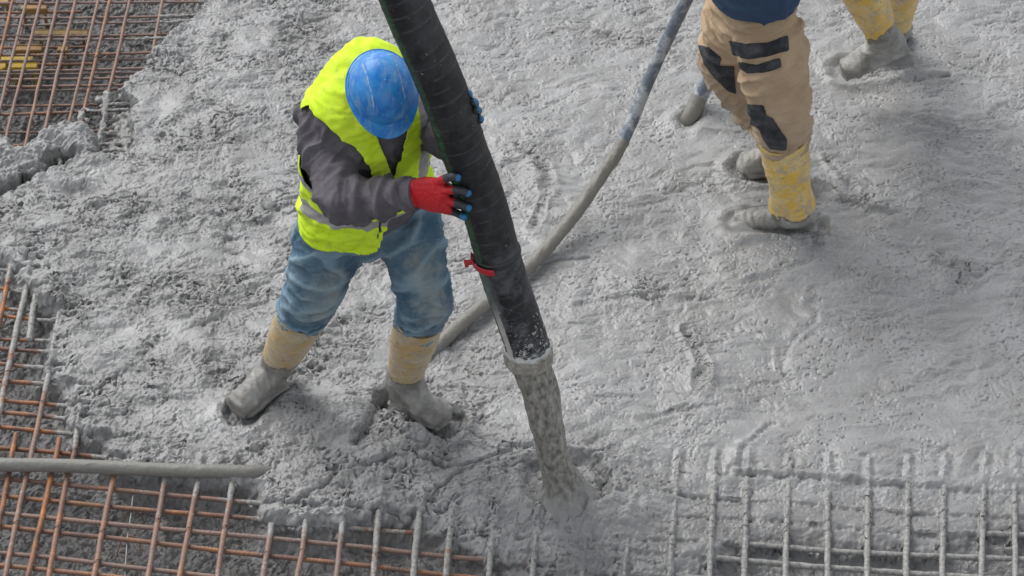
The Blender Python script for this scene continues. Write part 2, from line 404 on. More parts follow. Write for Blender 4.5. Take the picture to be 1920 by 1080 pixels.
MATB_C = [
 ([(-160,490),(0,506),(47,512),(70,514)],.0062,.15,.2), ([(-160,525),(0,541),(45,548),(65,550)],.0062,.2,.2), ([(-160,562),(0,578),(58,583),(112,586)],.0066,.35,0),
 ([(-160,580),(0,592),(60,599),(112,602)],.0066,.3,0), ([(-160,620),(0,636),(60,638),(100,640)],.0068,.35,.3), ([(-160,640),(0,654),(50,657),(96,660)],.0070,.15,.1),
 ([(-160,668),(0,682),(45,687),(96,691)],.0072,.5,.3), ([(-160,700),(0,714),(83,720),(160,726)],.0078,.12,0), ([(-160,736),(5,751),(75,757),(150,764)],.0076,.2,.1),
 ([(-160,758),(0,773),(70,779),(150,789)],.0078,.2,.3), ([(-160,785),(0,801),(130,813),(225,823)],.0080,.15,.1), ([(-160,825),(0,840),(100,848),(220,861)],.0080,.1,0),
 ([(-160,882),(0,897),(132,910),(298,926),(380,934),(510,946),(650,961),(800,968)],.0080,.15,.5), ([(-160,915),(0,930),(115,941),(280,957),(390,965),(500,975),(647,990),(776,999),(860,1004)],.0080,.2,.2),
 ([(-160,945),(0,962),(192,981),(288,990),(493,1008),(600,1018),(691,1027),(830,1043),(917,1050),(1010,1060)],.0082,.2,.8), ([(-160,970),(0,987),(96,998),(192,1007),(298,1019),(408,1032),(600,1052),(691,1061),(833,1078),(1000,1092)],.0082,.1,.25),
 ([(-160,1020),(0,1037),(100,1046),(190,1057),(300,1070),(400,1081),(700,1112),(1000,1130)],.0080,.15,.8), ([(-160,1045),(0,1060),(170,1077),(500,1110),(1000,1150)],.0080,.15,.3),
 ([(1000,1072),(1120,1072),(1253,1080),(1500,1094),(1980,1112)],.0085,1.2,0), ([(1130,1030),(1182,1033),(1253,1037),(1403,1052),(1553,1064),(1703,1075),(1980,1092)],.0088,1.2,0),
 ([(1000,1010),(1100,1014),(1253,1010),(1341,1014),(1403,1020),(1553,1033),(1691,1040),(1903,1048),(2050,1054)],.0085,1.2,0),
 ([(1300,968),(1400,972),(1487,978),(1553,984),(1624,991),(1774,998),(1903,1003),(2050,1010)],.0088,1.2,0),
 ([(1250,925),(1400,938),(1553,950),(1660,957),(1774,964),(1903,968),(2050,974)],.0092,1.2,0),
 ([(1380,893),(1500,900),(1700,915),(1903,925),(2050,930)],.0092,1.2,0),
]
ZBL, ZBC = -.030, -.0465
def zl(pl): return -.030+.0110*float(sst(400, 760, pl[-2][0]))
def zc(pl): return zl([(pl[len(pl)//2][0], 0)]*2)-.0170
def w2(px, py, z=0.0): p = atZ(px, py, z); return (p[0], p[1])
HOLE_A = [w2(*p, -.03) for p in [(392,-30),(385,5),(372,42),(332,68),(290,100),(262,138),(247,156),(232,172),(256,196),(247,215),(252,240),(247,290),(235,299),(205,298),(165,300),(128,314),(95,326),(60,345),(30,362),(0,377),(-60,410)]]
HOLE_A = [(-2.2, 0.30), (-6, 0.1), (-30, 1), (-30, 30), (-1.0, 30), (-1.02, 1.9)] + HOLE_A
BLOB = [w2(*p, -.04) for p in [(-160,262),(-60,255),(0,256),(12,262),(22,276),(40,278),(58,264),(82,250),(100,240),(130,233),(160,232),(180,244),(184,262),(180,284),(160,292),(140,288),(112,289),(96,300),(86,316),(60,322),(34,334),(0,350),(-60,372),(-160,400)]]
HOLE_B = [w2(*p, -.015) for p in [(-120,425),(0,440),(12,455),(16,480),(25,495),(47,503),(52,525),(66,540),(80,560),(112,572),(108,640),(92,690),(148,715),(140,770),(148,795),(205,812),(215,835),(210,852),(262,868),(420,888),(500,905),(508,965),(560,962),(640,968),(700,952),(790,958),(850,985),(925,1000),(1000,990),(1100,985),(1190,978),(1238,955),(1262,905),(1340,900),(1480,892),(1560,895),(1640,905),(1700,905),(1770,895),(1905,885),(2050,880)]]
HOLE_B = [(30, -.9), (30, -30), (-30, -30), (-30, .2)] + HOLE_B
def stretch(lo, hi, step, far):
    c = list(np.arange(lo, hi+1e-6, step)); s = step; x = hi; up = []
    while x < far: s *= 1.22; x += s; up.append(x)
    s = step; x = lo; dn = []
    while x > -far: s *= 1.22; x -= s; dn.append(x)
    return np.array(dn[::-1]+c+up)
STEP = .0030
gx = stretch(-2.10, 2.12, STEP, 40); gy = stretch(-1.52, 2.15, STEP, 40)
GX, GY = np.meshgrid(gx, gy); GX = GX.astype(np.float32); GY = GY.astype(np.float32)
fine = sst(8, 2.3, np.maximum(abs(GX), abs(GY)))
x, y = GX, GY
def blob(px, py, rx, ry, ang=0, p=2):
    cx, cy = w2(px, py); a = R(ang); dx, dy = x-cx, y-cy
    u = dx*math.cos(a)+dy*math.sin(a); v = -dx*math.sin(a)+dy*math.cos(a)
    return np.exp(-((u/rx)**2+(v/ry)**2)**(p/2))
wx = .035*n2(x*5, y*5, 1)+.012*n2(x*17, y*17, 2); wy = .035*n2(x*5, y*5, 3)+.012*n2(x*17, y*17, 4)
X1, Y1 = x+wx, y+wy
pxx = 960+538*x  # only used to choose how coarse the pour is from side to side
rgh = np.clip(.30+.70*sst(.1, -.55, x+.30*y+.25*n2(x*1.6, y*1.6, 5)), 0, 1)
rgh *= np.clip(.82+.75*n2(x*3+.6*y, y*4.5, 6)+.5*n2(x*9, y*12, 66), .18, 1.3)
rgh = np.maximum(rgh, .8*sst(-.55, -.9, y+.08*n2(x*4, y*4, 8))*sst(.8, .2, x))
for (a, b_, rx, ry, an, am) in [(1185,80,.13,.05,0,.9),(1660,130,.16,.06,-15,1.0),(1800,510,.10,.07,0,.9),(1315,700,.07,.08,40,1.0),(1500,470,.12,.08,60,.8),(1640,600,.15,.1,30,.5),(1600,380,.16,.04,-20,1.1),(1420,330,.12,.07,0,.8),(1220,540,.22,.08,15,.7),(1750,250,.3,.12,0,.45),(1450,760,.2,.1,0,.3),(1130,400,.25,.1,20,.35),(990,340,.12,.16,-30,.5)]:
    rgh = np.maximum(rgh, am*blob(a, b_, rx, ry, an)*(1+.6*n2(x*14, y*14, 7)))
ARCS = [([(1240,570),(1330,548),(1430,530),(1510,480),(1560,440)],.045,.6),([(1090,582),(1200,560),(1290,560),(1440,548)],.03,.6),([(975,275),(1020,310),(1030,370),(1000,430)],.035,.7),([(1555,300),(1600,360),(1660,395)],.03,.9),
 ([(1120,60),(1190,75),(1260,100)],.03,.7),([(1640,130),(1700,150),(1780,140)],.03,.8),([(1760,480),(1800,520),(1850,500)],.05,.6),([(1530,540),(1520,600),(1470,650),(1480,700)],.03,.5),([(1290,620),(1320,680),(1310,730)],.03,.9),([(1900,200),(1800,240),(1700,230)],.05,.4),([(1450,790),(1400,840),(1390,870)],.02,.6),([(1210,790),(1290,765),(1370,760)],.03,.6),([(1860,620),(1800,700),(1700,730)],.05,.35)]
wob = .022*n2(x*9, y*9, 120)
for pts_, wd_, am_ in ARCS: rgh = np.maximum(rgh, am_*np.exp(-((linedist(x+wob, y-wob, [w2(*p) for p in pts_]))/wd_)**2)*(1+.5*n2(x*18, y*18, 121)))
for (a, b_, rx, ry) in [(1650,260,.22,.13),(1600,480,.07,.25),(1560,700,.15,.25),(1700,800,.3,.1),(1330,880,.25,.03),(1130,200,.12,.15),(1250,300,.12,.10)]: rgh *= 1-.6*blob(a, b_, rx, ry, 0, 3)
rgh = np.clip(rgh, .10, 1.15)
h = .020*n2(x*1.7, y*1.7, 10)+.015*n2(X1*4.5, Y1*4.5, 11)*(.5+.8*rgh)
X2 = X1+.016*n2(x*23, y*23, 101)+.007*n2(x*60, y*60, 102); Y2 = Y1+.013*n2(x*23, y*23, 103)+.006*n2(x*60, y*60, 104)
h += (.25+.75*rgh)*.0120*(np.abs(n2(X1*8, Y1*14, 12))*2-.6)
h += rgh*(.0055*n2(X2*17, Y2*20, 13)+.0034*n2(X2*38, Y2*46, 14)+.0023*n2(X2*72, Y2*84, 15)+.0014*n2(x*125, y*135, 16))
h += rgh*.008*np.clip(n2(X2*30, Y2*36, 105)-.12, 0, 1)+rgh*.0075*np.clip(n2(X2*68, Y2*78, 106)-.12, 0, 1)
pc = sst(-.15, .35, n2(x*7, y*7, 107))
h -= (rgh**1.2)*.0125*(.12+.88*pc)*sst(.22, .60, n2(X2*44, Y2*58, 108))
h -= (rgh**1.1)*.0105*(.35+.65*pc)*sst(.28, .55, n2(X2*80, Y2*96, 17))
h -= (.10+.55*rgh)*.0045*sst(.42, .62, n2(X1*130, Y1*150, 27))
# drag and flow lines of the smoother part
fl = n2(X1*3.0+.8*Y1, Y1*13-2*X1, 18); h += (1.1-np.clip(rgh, 0, 1))*.0022*(1-np.abs(fl)*3).clip(-.5, 1)
fl = n2(X1*6+2*Y1, Y1*26, 19); h += (1.2-np.clip(rgh, 0, 1))*.0006*(1-np.abs(fl)*3).clip(-.5, 1)
gm = sst(-.5, .4, n2(x*4, y*5, 140)); sm = 1.15-np.clip(rgh, 0, 1)
h += sm*gm*(.0014*n2(X2*48, Y2*52, 141)+.0022*np.clip(n2(X2*85, Y2*90, 142)-.1, 0, 1))-sm*.0060*gm*sst(.40, .62, n2(X2*70, Y2*84, 143))
fl = n2(X1*5, Y1*11, 28); h -= rgh*.007*np.exp(-(fl/.035)**2)*sst(.1, .4, n2(x*2.2, y*2.2, 29))   # little torn cracks
BASE = h.copy()
# local forms
def ring(px, py, rad, wd, amp, yx=1.0):
    cx, cy = w2(px, py); d = np.sqrt((x-cx)**2+((y-cy)/yx)**2)+.012*n2(x*14, y*14, 20); return amp*np.exp(-((d-rad)/wd)**2)
h += ring(1062, 912, .155, .030, .020)+ring(1050, 930, .24, .05, .010); h -= .030*np.exp(-((np.hypot(x-w2(1062, 912)[0], y-w2(1062, 912)[1])+.01*n2(x*16, y*16, 20)-.128)/.018)**2)*sst(-.03, .06, y-w2(1062, 925)[1]+.4*(x-w2(1062, 925)[0]))+.026*blob(1058, 922, .105, .095, 0, 3)
h += .022*blob(905, 905, .17, .10, 10, 3)+.018*blob(1000, 950, .13, .05, 0, 3)+.012*blob(1130, 960, .12, .05)
h += .030*blob(640, 765, .11, .10, 30, 3); h -= .030*np.exp(-(linedist(x, y, [w2(*p) for p in [(715,735),(705,765),(690,800),(668,825)]])/.016)**2)
h -= .018*np.exp(-(linedist(x+.01*n2(x*20, y*20, 21), y+.01*n2(x*20, y*20, 22), [w2(*p) for p in [(560,935),(640,880),(760,850),(860,870),(920,860),(1000,842)]])/.010)**2)
h -= .014*np.exp(-(linedist(x+.01*n2(x*20, y*20, 21), y+.01*n2(x*20, y*20, 22), [w2(*p) for p in [(800,945),(850,890),(900,872)]])/.008)**2)
def print_(pts, wd, dep, rim):
    d = linedist(x, y, [w2(*p) for p in pts])+.010*n2(x*16, y*16, 23)
    return -dep*sst(wd+.02, wd-.01, d)+rim*np.exp(-((d-wd-.035)/.022)**2)
h += print_([(520,708),(455,775)], .052, .022, .014)+print_([(742,742),(838,792)], .052, .032, .016)
h += print_([(1515,420),(1390,420)], .050, .012, .012)+print_([(1450,325),(1400,320)], .05, .014, .020)+print_([(1665,120),(1590,132)], .06, .010, .014)
h += print_([(1290,228),(1297,222)], .03, .012, .006)
h += .022*np.exp(-(linedist(x+.02*n2(x*12, y*12, 24), y+.02*n2(x*12, y*12, 25), [w2(*p) for p in [(1540,338),(1590,372),(1655,392)]])/.022)**2)
h -= .020*np.exp(-(linedist(x, y, [w2(*p) for p in [(1545,415),(1548,435),(1525,445)]])/.02)**2)
h -= .012*np.exp(-(linedist(x, y+.01*n2(x*15, y*15, 26), [w2(*p) for p in [(985,505),(1050,490),(1105,484)]])/.007)**2)
for (a, b_, rx, ry, am) in [(430,462,.045,.03,-.022),(425,440,.04,.015,-.012),(150,350,.09,.045,-.035),(300,192,.05,.05,-.018),(330,190,.05,.05,.01),(270,195,.07,.05,.012),(180,300,.12,.05,.02),(195,625,.08,.04,-.016),(110,420,.09,.07,.014),(1160,70,.06,.04,-.012),(1020,160,.03,.02,-.006),(960,300,.07,.14,-.010),(1000,310,.03,.12,.008),(200,700,.06,.04,-.012),(190,715,.07,.03,.012),(1180,885,.03,.05,-.010),(1640,95,.05,.05,-.015),(1400,395,.12,.04,.010)]:
    h += am*blob(a, b_, rx, ry)*(1+.4*n2(x*20, y*20, 30))
for pts_, wd_, am_ in ARCS:
    d_ = linedist(x+wob, y-wob, [w2(*p) for p in pts_]); h += .007*am_*np.exp(-((d_-wd_*.9)/.014)**2)-.008*am_*np.exp(-(d_/(wd_*.45))**2)*(.6+n2(x*12, y*12, 122))
h += .022*blob(1385, 424, .075, .035)+.012*blob(1420, 445, .08, .02)
# edges
ragg = .020*n2(x*9, y*9, 31)+.010*n2(x*24, y*24, 32)+.005*n2(x*60, y*60, 33)
sdA = polysd(x, y, HOLE_A)+.6*ragg*fine; sdB = polysd(x, y, HOLE_B)+ragg*fine
low = .016*n2(x*8, y*8, 34)+.010*(np.abs(n2(X1*22, Y1*26, 35))*2-.5)+.005*(np.abs(n2(X1*55, Y1*60, 36))*2-.5)+.0025*n2(x*120, y*120, 37)
levA = -.30+low; tA = sst(-.005, .055, sdA); h = h*(1-tA)+levA*tA
sdBl = polysd(x, y, BLOB)+1.1*ragg*fine+.012*n2(x*14, y*14, 131)
bt = -.050+.035*sst(0, .03, sdBl)+.035*n2(x*8, y*8, 130)+.012*(np.abs(n2(X1*16, Y1*16, 38))*2-.4)+.007*(np.abs(n2(X1*42, Y1*42, 39))*2-.4)+.003*n2(x*100, y*100, 40)
tb = sst(-.012, .010, sdBl); h = np.where(sdA > -.03, np.maximum(h, levA*(1-tb)+bt*tb-(1-tb)*.0), h)
right = sst(-.35, .35, x)
levB = -(.128-.035*right)+low*(1-.35*right)
wB = .085+.33*right; tB = sst(-.03, 1, sdB/wB)*(1-right)+right*(.24*sst(-.01, .08, sdB)+.76*sst(.19, .36, sdB)); hB = h*(1-tB)+levB*tB
hB = np.where(sdB > -.06, hB, h); tt = sst(-.06, -.03, sdB); h = h*(1-tt)+hB*tt
# mortar clinging along the bars where the pour meets them
def bar_world(pl, z): return [atZ(px, py, z) for px, py in pl]
m_edge = sst(-.16, -.03, sdB)*sst(.075+.27*right, .02+.20*right, sdB)
m_sub = sst(-.20, -.08, sdB)*sst(0.03, -.02, sdB)
xs = gx; ys = gy
for k, (pl, r, cv, hu) in enumerate(MATB_L+MATB_C):
    z = zl(pl) if k < len(MATB_L) else zc(pl)
    W_ = np.array(bar_world(pl, z)); x0, x1 = W_[:, 0].min()-.06, W_[:, 0].max()+.06; y0, y1 = W_[:, 1].min()-.06, W_[:, 1].max()+.06
    i0, i1 = np.searchsorted(ys, [y0, y1]); j0, j1 = np.searchsorted(xs, [x0, x1])
    if i1-i0 < 2 or j1-j0 < 2: continue
    sl_ = (slice(i0, i1), slice(j0, j1)); sx, sy = x[sl_], y[sl_]
    d = linedist(sx, sy, [(p[0], p[1]) for p in W_])
    lump = n2(sx*30, sy*30, 41+k)+.6*n2(sx*75, sy*75, 43+k)
    rid = z+r+.003+.005*lump-((d+.004*n2(sx*60, sy*60, 3))/.016)**2*.022
    me_ = m_edge[sl_]*(.25+.75*(lump > -.25))
    hh = h[sl_]; rise = np.maximum(rid-hh, 0)*me_; lim = .028 if k < len(MATB_L) else .04
    hh = hh+np.minimum(rise, lim)*(d < .03)
    hh = hh+m_sub[sl_]*np.exp(-(d/.011)**2)*(.0065+.006*lump)-m_sub[sl_]*np.exp(-((d-.022)/.012)**2)*.0035*(1+lump)
    if k >= len(MATB_L):   # mortar sags into a pillow under each cross bar: a dark undercut line on the near side
        cyl = np.interp(sx, W_[:, 0], W_[:, 1]); dd = cyl-sy
        hh = hh-m_edge[sl_]*(.017-.008*right[sl_])*np.exp(-((dd-.018)/.009)**2)*(.4+np.clip(lump+.4, 0, 1))
    h[sl_] = hh
ny, nx = GX.shape
idx = np.arange(ny*nx, dtype=np.int32).reshape(ny, nx)
Fq = np.stack([idx[:-1, :-1], idx[:-1, 1:], idx[1:, 1:], idx[1:, :-1]], -1).reshape(-1, 4)
gyv, gxv = np.gradient(h); slp = np.hypot(gyv, gxv)/STEP; stp = (sst(.8, 2.5, slp)*fine).astype(np.float32)
P3 = np.stack([GX.ravel(), GY.ravel(), h.ravel().astype(np.float32)], -1); ms_ = stp.ravel() > .01; Q3 = P3[ms_]
for sc__, am__, sd__ in ((22, .012, 5), (55, .008, 7), (120, .0035, 9)):
    for ax_ in (0, 1): P3[ms_, ax_] += am__*stp.ravel()[ms_]*n3(Q3*sc__, sd__+ax_*11)
me = bpy.data.meshes.new('ground'); nv = nx*ny
me.vertices.add(nv); me.vertices.foreach_set('co', P3.astype(np.float32).ravel())
me.loops.add(len(Fq)*4); me.loops.foreach_set('vertex_index', Fq.ravel())
me.polygons.add(len(Fq)); me.polygons.foreach_set('loop_start', np.arange(0, len(Fq)*4, 4, dtype=np.int32)); me.polygons.foreach_set('loop_total', np.full(len(Fq), 4, np.int32))
me.update(calc_edges=True); me.polygons.foreach_set('use_smooth', np.ones(len(Fq), bool))
at = me.attributes.new('rough', 'FLOAT', 'POINT'); at.data.foreach_set('value', np.clip(np.maximum(rgh, stp), 0, 1).ravel().astype(np.float32))
old_and_shade = np.maximum(sst(.06, .12, sdA)*(1-tb), (.75*(1-right)+.3*right)*sst(.05, .14, sdB+.02*n2(x*12, y*12, 50)))
at = me.attributes.new('old_and_shade', 'FLOAT', 'POINT'); at.data.foreach_set('value', old_and_shade.ravel().astype(np.float32))
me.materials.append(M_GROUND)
g = bpy.data.objects.new('ground', me); C.objects.link(g); tag(g, kind='structure')
def gz(px_, py_):
    j = np.clip(np.searchsorted(gx, px_), 0, nx-1); i = np.clip(np.searchsorted(gy, py_), 0, ny-1); return float(h[i, j])
def edge_cov(P):
    """how near the pour a bar point lies -> mortar on it"""
    X_ = P[:, 0].astype(np.float32); Y_ = P[:, 1].astype(np.float32)
    dA = polysd(X_, Y_, HOLE_A); dB = polysd(X_, Y_, HOLE_B); dC = -polysd(X_, Y_, BLOB)
    return np.maximum(np.maximum(sst(.10, .0, dA) if False else sst(.07, .01, np.where(dA > -.01, dA, 9)), sst(.13, .02, np.where(dB > -.3, dB, 9))), sst(.05, 0, np.abs(dC)))
def rebar(pl, z, r, cov, hue, parent, seed, label=None):
    W_ = np.array([atZ(px, py, z) for px, py in pl]); L = np.linalg.norm(np.diff(W_, axis=0), axis=1).sum()
    n = max(8, int(L/.0038)); D = catmull(W_, n)
    D[:, 0] += .0016*n2(D[:, 1]*9, D[:, 1]*0+seed, 60); D[:, 2] += .0016*n2(D[:, 0]*7+D[:, 1]*7, D[:, 0]*0+seed, 61)
    c = np.clip(cov*.75+edge_cov(D)*.7+.22*n2(np.arange(n)*.09, np.full(n, seed*1.3), 62), 0, 1.1)
    s = np.arange(n)*L/n
    def fn(t, a, i):
        rib = .085*np.sin(2*np.pi*s[i]/.0118+1.2*np.sin(a))*(1-np.clip(c[i]*1.1, 0, 1))
        lp = np.clip(c[i]-.45, 0, 1)*(.26+.50*n2(np.cos(a)*1.2+s[i]*38, np.sin(a)*1.2+seed*3.0, 63))
        return 1+rib+lp
    V, F, t = loft(D, [r]*n, 10, rings=n, fn=fn)
    cc = np.concatenate([np.repeat(c, 10), [c[0], c[-1]]])
    o = mkobj('bar', V, F, M_BAR, parent, {'cov': cc, 'hue': np.full(len(V), hue)})
    if label: o['label'] = label
    return o
gridB = thing('rebar_grid', atZ(300, 1000, ZBL), 'steel bar grid along the bottom edge, rusty at the left, mortar-coated at the right', 'rebar grid')
for k, (pl, r, cv, hu) in enumerate(MATB_L): rebar(pl, zl(pl), r*(.9 if pl[0][0] > 900 else 1), cv, hu, gridB, k+1, 'short upright rusty bar with its free end showing' if pl[0] in ((31, 813), (112, 822)) else None)
for k, (pl, r, cv, hu) in enumerate(MATB_C): rebar(pl, zc(pl), r, cv, hu, gridB, k+40)
MATA_L = [([(45,-90),(24,0),(3,90),(-20,190)],.0064,.0,.05),([(75,-100),(50,0),(15,140),(0,204),(-20,290)],.0064,.28,.9),([(102,-100),(77,0),(41,140),(12,257),(0,330)],.0064,.12,.6),
 ([(133,-100),(109,0),(77,140),(49,266),(30,345)],.0064,.08,.6),([(165,-100),(142,0),(107,140),(83,249),(62,345)],.0070,.15,.7),([(206,-100),(184,0),(151,140),(129,231),(108,325)],.0062,.12,.6),
 ([(228,-100),(206,0),(173,140),(152,231),(132,318)],.0070,.05,.3),([(264,-100),(243,0),(212,140),(202,179),(187,266),(176,305)],.0066,.12,.5),([(325,-100),(305,0),(285,105),(278,140)],.0068,.3,.7)]
MATA_C = [([(-160,7),(0,6),(200,5),(300,4),(395,3)],.0052,.3,.6,0),([(-160,36),(0,34),(200,33),(300,31),(390,28)],.0054,.1,.5,0),([(-160,52),(0,49),(100,46),(166,42)],.0050,.35,.9,0),([(166,44),(260,42),(385,37)],.0050,.3,.9,0),
 ([(-160,70),(0,68),(200,67),(360,63)],.0054,.15,.5,1),([(-160,77),(0,75),(200,74),(350,71)],.0050,.12,.8,0),([(-160,106),(0,104),(200,101),(300,98)],.0054,.1,.2,0),([(-160,117),(0,115),(200,112),(290,110)],.0050,.1,.7,1),
 ([(-160,136),(0,134),(200,130),(275,128)],.0054,.15,.6,0),([(-160,142),(0,140),(200,138),(265,136)],.0050,.1,.8,1),([(-160,151),(0,149),(150,148),(258,145)],.0054,.1,.5,0),
 ([(-160,165),(0,163),(202,160),(240,159)],.0052,.1,.3,0),([(-160,172),(0,171),(202,168),(235,167)],.0050,.1,.7,1),([(-160,201),(0,199),(161,197),(250,194)],.0052,.3,.3,1),([(-160,217),(0,215),(190,208),(252,206)],.0058,.15,.1,0),
 ([(-160,250),(0,249),(78,248),(250,244)],.0052,.12,.4,1),([(-160,277),(17,274),(43,272),(250,268)],.0058,.1,.2,0),([(-160,302),(146,296),(240,292)],.0058,.1,.1,0)]
ZA = -.075
gridA = thing('rebar_grid', atZ(120, 120, ZA), 'close rusty steel bar grid in the dark opening at the upper left', 'rebar grid')
for k, (pl, r, cv, hu) in enumerate(MATA_L): rebar(pl, ZA, r, cv, hu, gridA, k+80)
for k, (pl, r, cv, hu, lo) in enumerate(MATA_C): rebar(pl, ZA-.0125-(.02 if lo else 0), r, cv, min(1, hu+.25), gridA, k+100)
gridC = thing('rebar_grid', atZ(100, 90, -.24), 'deeper rusty bar grid seen below the upper left grid', 'rebar grid')
for k, yy in enumerate([24, 90, 122]):
    rebar([(-160, yy+2), (20, yy), (150+yy*.2, yy-2)], -.22, .0058, .05, .1, gridC, k+130)
for k, xx in enumerate([-30, 35, 92]):
    rebar([(xx+40, -90), (xx, 80), (xx-25, 180)], -.235, .0058, .05, .3, gridC, k+150)
# tie wires
M_WIRE = mat_simple('dark_wire', (.06, .05, .045), .5)
def tie(px, py, z, r, parent):
    c = atZ(px, py, z); a = random.uniform(.5, 1.0); n = 20; pts = []
    for i in range(n):
        t = 2*math.pi*i/(n-1); pts.append(c+np.array([math.cos(t)*r*1.25*math.cos(a), math.cos(t)*r*1.25*math.sin(a), math.sin(t)*r*1.25+.001]))
    pts += [pts[-1]+np.array([.006, .004, .006]), pts[-1]+np.array([.010, -.004, .011])]
    V, F, _ = loft(pts, [.0011]*len(pts), 5, rings=34); mkobj('tie_wire', V, F, M_WIRE, parent)
for px, py in [(31,982),(109,990),(192,998),(293,978),(421,991),(139,847),(12,700),(12,535),(566,1034),(497,1040),(690,1067),(77,757),(182,1055),(352,995)]: tie(px, py, ZBL, .0095, gridB)
for px, py in [(60,106),(30,70),(117,100),(203,62),(181,108),(94,70),(130,40),(168,165)]: tie(px, py, ZA, .0068, gridA)
# thin plumb wire and wire chairs under the lower-left grid
ws = thing('wire_support', atZ(243, 1000, -.08), 'thin wire spacer with bent hoops between two bars at the lower left', 'wire spacer')
V, F, _ = loft([atZ(254, 880, -.06), atZ(246, 960, -.055), atZ(239, 1010, -.055), atZ(233, 1100, -.06)], [.0022]*4, 6, rings=40); mkobj('wire', V, F, mat_simple('zinc_wire', (.36, .34, .33), .4), ws)
for px, py in ((250, 958), (244, 1006), (238, 1058)):
    c = atZ(px, py, -.06); pts = [c+np.array([-.045, -.045, -.05]), c+np.array([-.028, -.01, -.012]), c+np.array([0, 0, .002]), c+np.array([.026, -.008, -.012]), c+np.array([.034, -.035, -.05])]
    V, F, _ = loft(pts, [.0028]*5, 6, rings=30); mkobj('hoop', V, F, M_BAR, ws, {'cov': np.zeros(len(V)), 'hue': np.full(len(V), .5)})
# spacers deep in the opening
M_YEL = mat_simple('yellow_plastic', (.62, .42, .03), .5, (.45, .30, .03)); M_TAN = mat_simple('tan_plastic', (.40, .24, .09), .6, (.28, .16, .06))
M_DYE = mat_simple('dull_yellow_plastic', (.30, .20, .04), .6, (.16, .10, .04))
def spacer(px0, px1, py, z, hgt, mat, label, teeth=0):
    a = atZ(px0, py, z); b = atZ(px1, py, z); L = b[0]-a[0]
    t = thing('spacer_strip', (a+b)/2, label, 'rebar spacer', 'spacers in the upper left opening')
    bm = bmesh.new()
    def bx(cx, cy, cz, sx, sy, sz):
        r_ = bmesh.ops.create_cube(bm, size=1)
        for v in r_['verts']: v.co = Vector((v.co.x*sx+cx, v.co.y*sy+cy, v.co.z*sz+cz))
    bx(0, 0, 0, L, .03, hgt)
    bx(0, .018, hgt*.3, L*.98, .008, hgt*.8)
    for k in range(teeth):
        bx(-L/2+L*(k+.5)/teeth, -.017, hgt*.1, L/teeth*.5, .012, hgt*.7)
    bmesh.ops.bevel(bm, geom=bm.edges[:], offset=.0025, segments=2, affect='EDGES')
    m = bpy.data.meshes.new('rail'); bm.to_mesh(m); bm.free(); m.materials.append(mat)
    o = bpy.data.objects.new('rail', m); C.objects.link(o); o.parent = t
    for s_ in (-.4, .4):
        V, F, _ = loft([(a+b)/2+np.array([L*s_, 0, 0]), (a+b)/2+np.array([L*s_, 0, -.09])], [.006, .008], 8, rings=4); mkobj('foot', V, F, mat, t)
spacer(22, 70, 126, -.20, .020, M_YEL, 'bright yellow spacer strip, lowest of the spacers under the upper left grid')
spacer(-20, 11, 126, -.20, .018, M_YEL, 'short yellow spacer strip cut by the left edge of the photo', 2)
spacer(2, 62, 111, -.20, .010, M_YEL, 'thin toothed yellow spacer strip just above the bright yellow strip', 5)
spacer(26, 79, 94, -.20, .022, M_TAN, 'tan spacer strip halfway down the upper left opening')
spacer(108, 128, 94, -.20, .020, M_TAN, 'short tan spacer strip right of the longer tan one')
spacer(64, 165, 62, -.20, .008, M_DYE, 'long toothed dull yellow spacer strip under the closely paired bars', 8)
spacer(40, 88, 18, -.20, .030, M_TAN, 'thick tan spacer strip near the top left corner')
spacer(-30, 17, 4, -.20, .022, M_TAN, 'tan spacer strip right in the top left corner')
# loose strands of mortar hanging from bars beside the opening
parts = []
for st, r0 in [([(262,194),(235,195),(215,196),(200,196)],.0085),([(262,206),(225,207),(190,208),(162,208)],.0085),([(262,249),(235,249),(215,250),(196,249)],.0095),([(262,270),(235,269),(214,271),(194,271)],.009),([(202,176),(199,200),(194,232),(187,262),(181,286)],.0135),
    ([(255,160),(236,166),(222,170)],.010),([(153,212),(150,228),(147,242)],.012),([(166,206),(158,204),(150,208)],.007),([(262,288),(235,284),(212,281),(192,285)],.010),([(262,142),(290,130),(330,80)],.006),([(255,218),(240,232),(232,250)],.014),([(250,240),(236,262),(238,284)],.012),
    ([(300,32),(340,30),(372,26)],.0075),([(300,42),(340,40),(378,36)],.0065),([(255,74),(280,72),(330,70),(350,64)],.0065),([(105,290),(112,300),(112,312)],.010),([(150,292),(165,298),(182,296)],.008)]:
    P = [atZ(a, b_, ZA+.004) for a, b_ in st]; n_ = max(10, int(np.linalg.norm(np.diff(np.array(P), axis=0), axis=1).sum()/.004))
    sd_ = len(parts)
    parts.append(loft(P, [r0*1.3]+[r0*random.uniform(.7, 1.1) for _ in P[1:-1]]+[r0*.75], 14, rings=n_, fn=lambda t, a, i, s=sd_: 1+.38*n2(np.cos(a)*1.6+i*.16, np.sin(a)*1.6+s*5, 70)+.2*n2(np.cos(a)*4+i*.4, np.sin(a)*4+s*5, 71)))
rs = np.random.RandomState(5)
for (a, b_, n__, sp_, rr_) in [(246,190,12,16,.015),(232,226,12,20,.015),(244,268,12,16,.016),(222,284,8,18,.013),(165,220,5,12,.010),(250,160,5,12,.010),(190,190,4,8,.012),(225,245,8,18,.012)]:
    for _ in range(n__):
        c_ = atZ(a+rs.randn()*sp_*.5, b_+rs.randn()*sp_*.5, ZA-.01+rs.randn()*.008); parts.append(ellipsoid(c_, np.eye(3), rr_*(1+.6*max(0, (a-215)/40))*rs.uniform(.6, 1.5, 3), 10, 8))
V, F, N = remesh(parts, .0045, 1); V = V+N*(.0060*n3(V*38, 4)+.0045*n3(V*85, 6)+.002*n3(V*180, 7))[:, None]
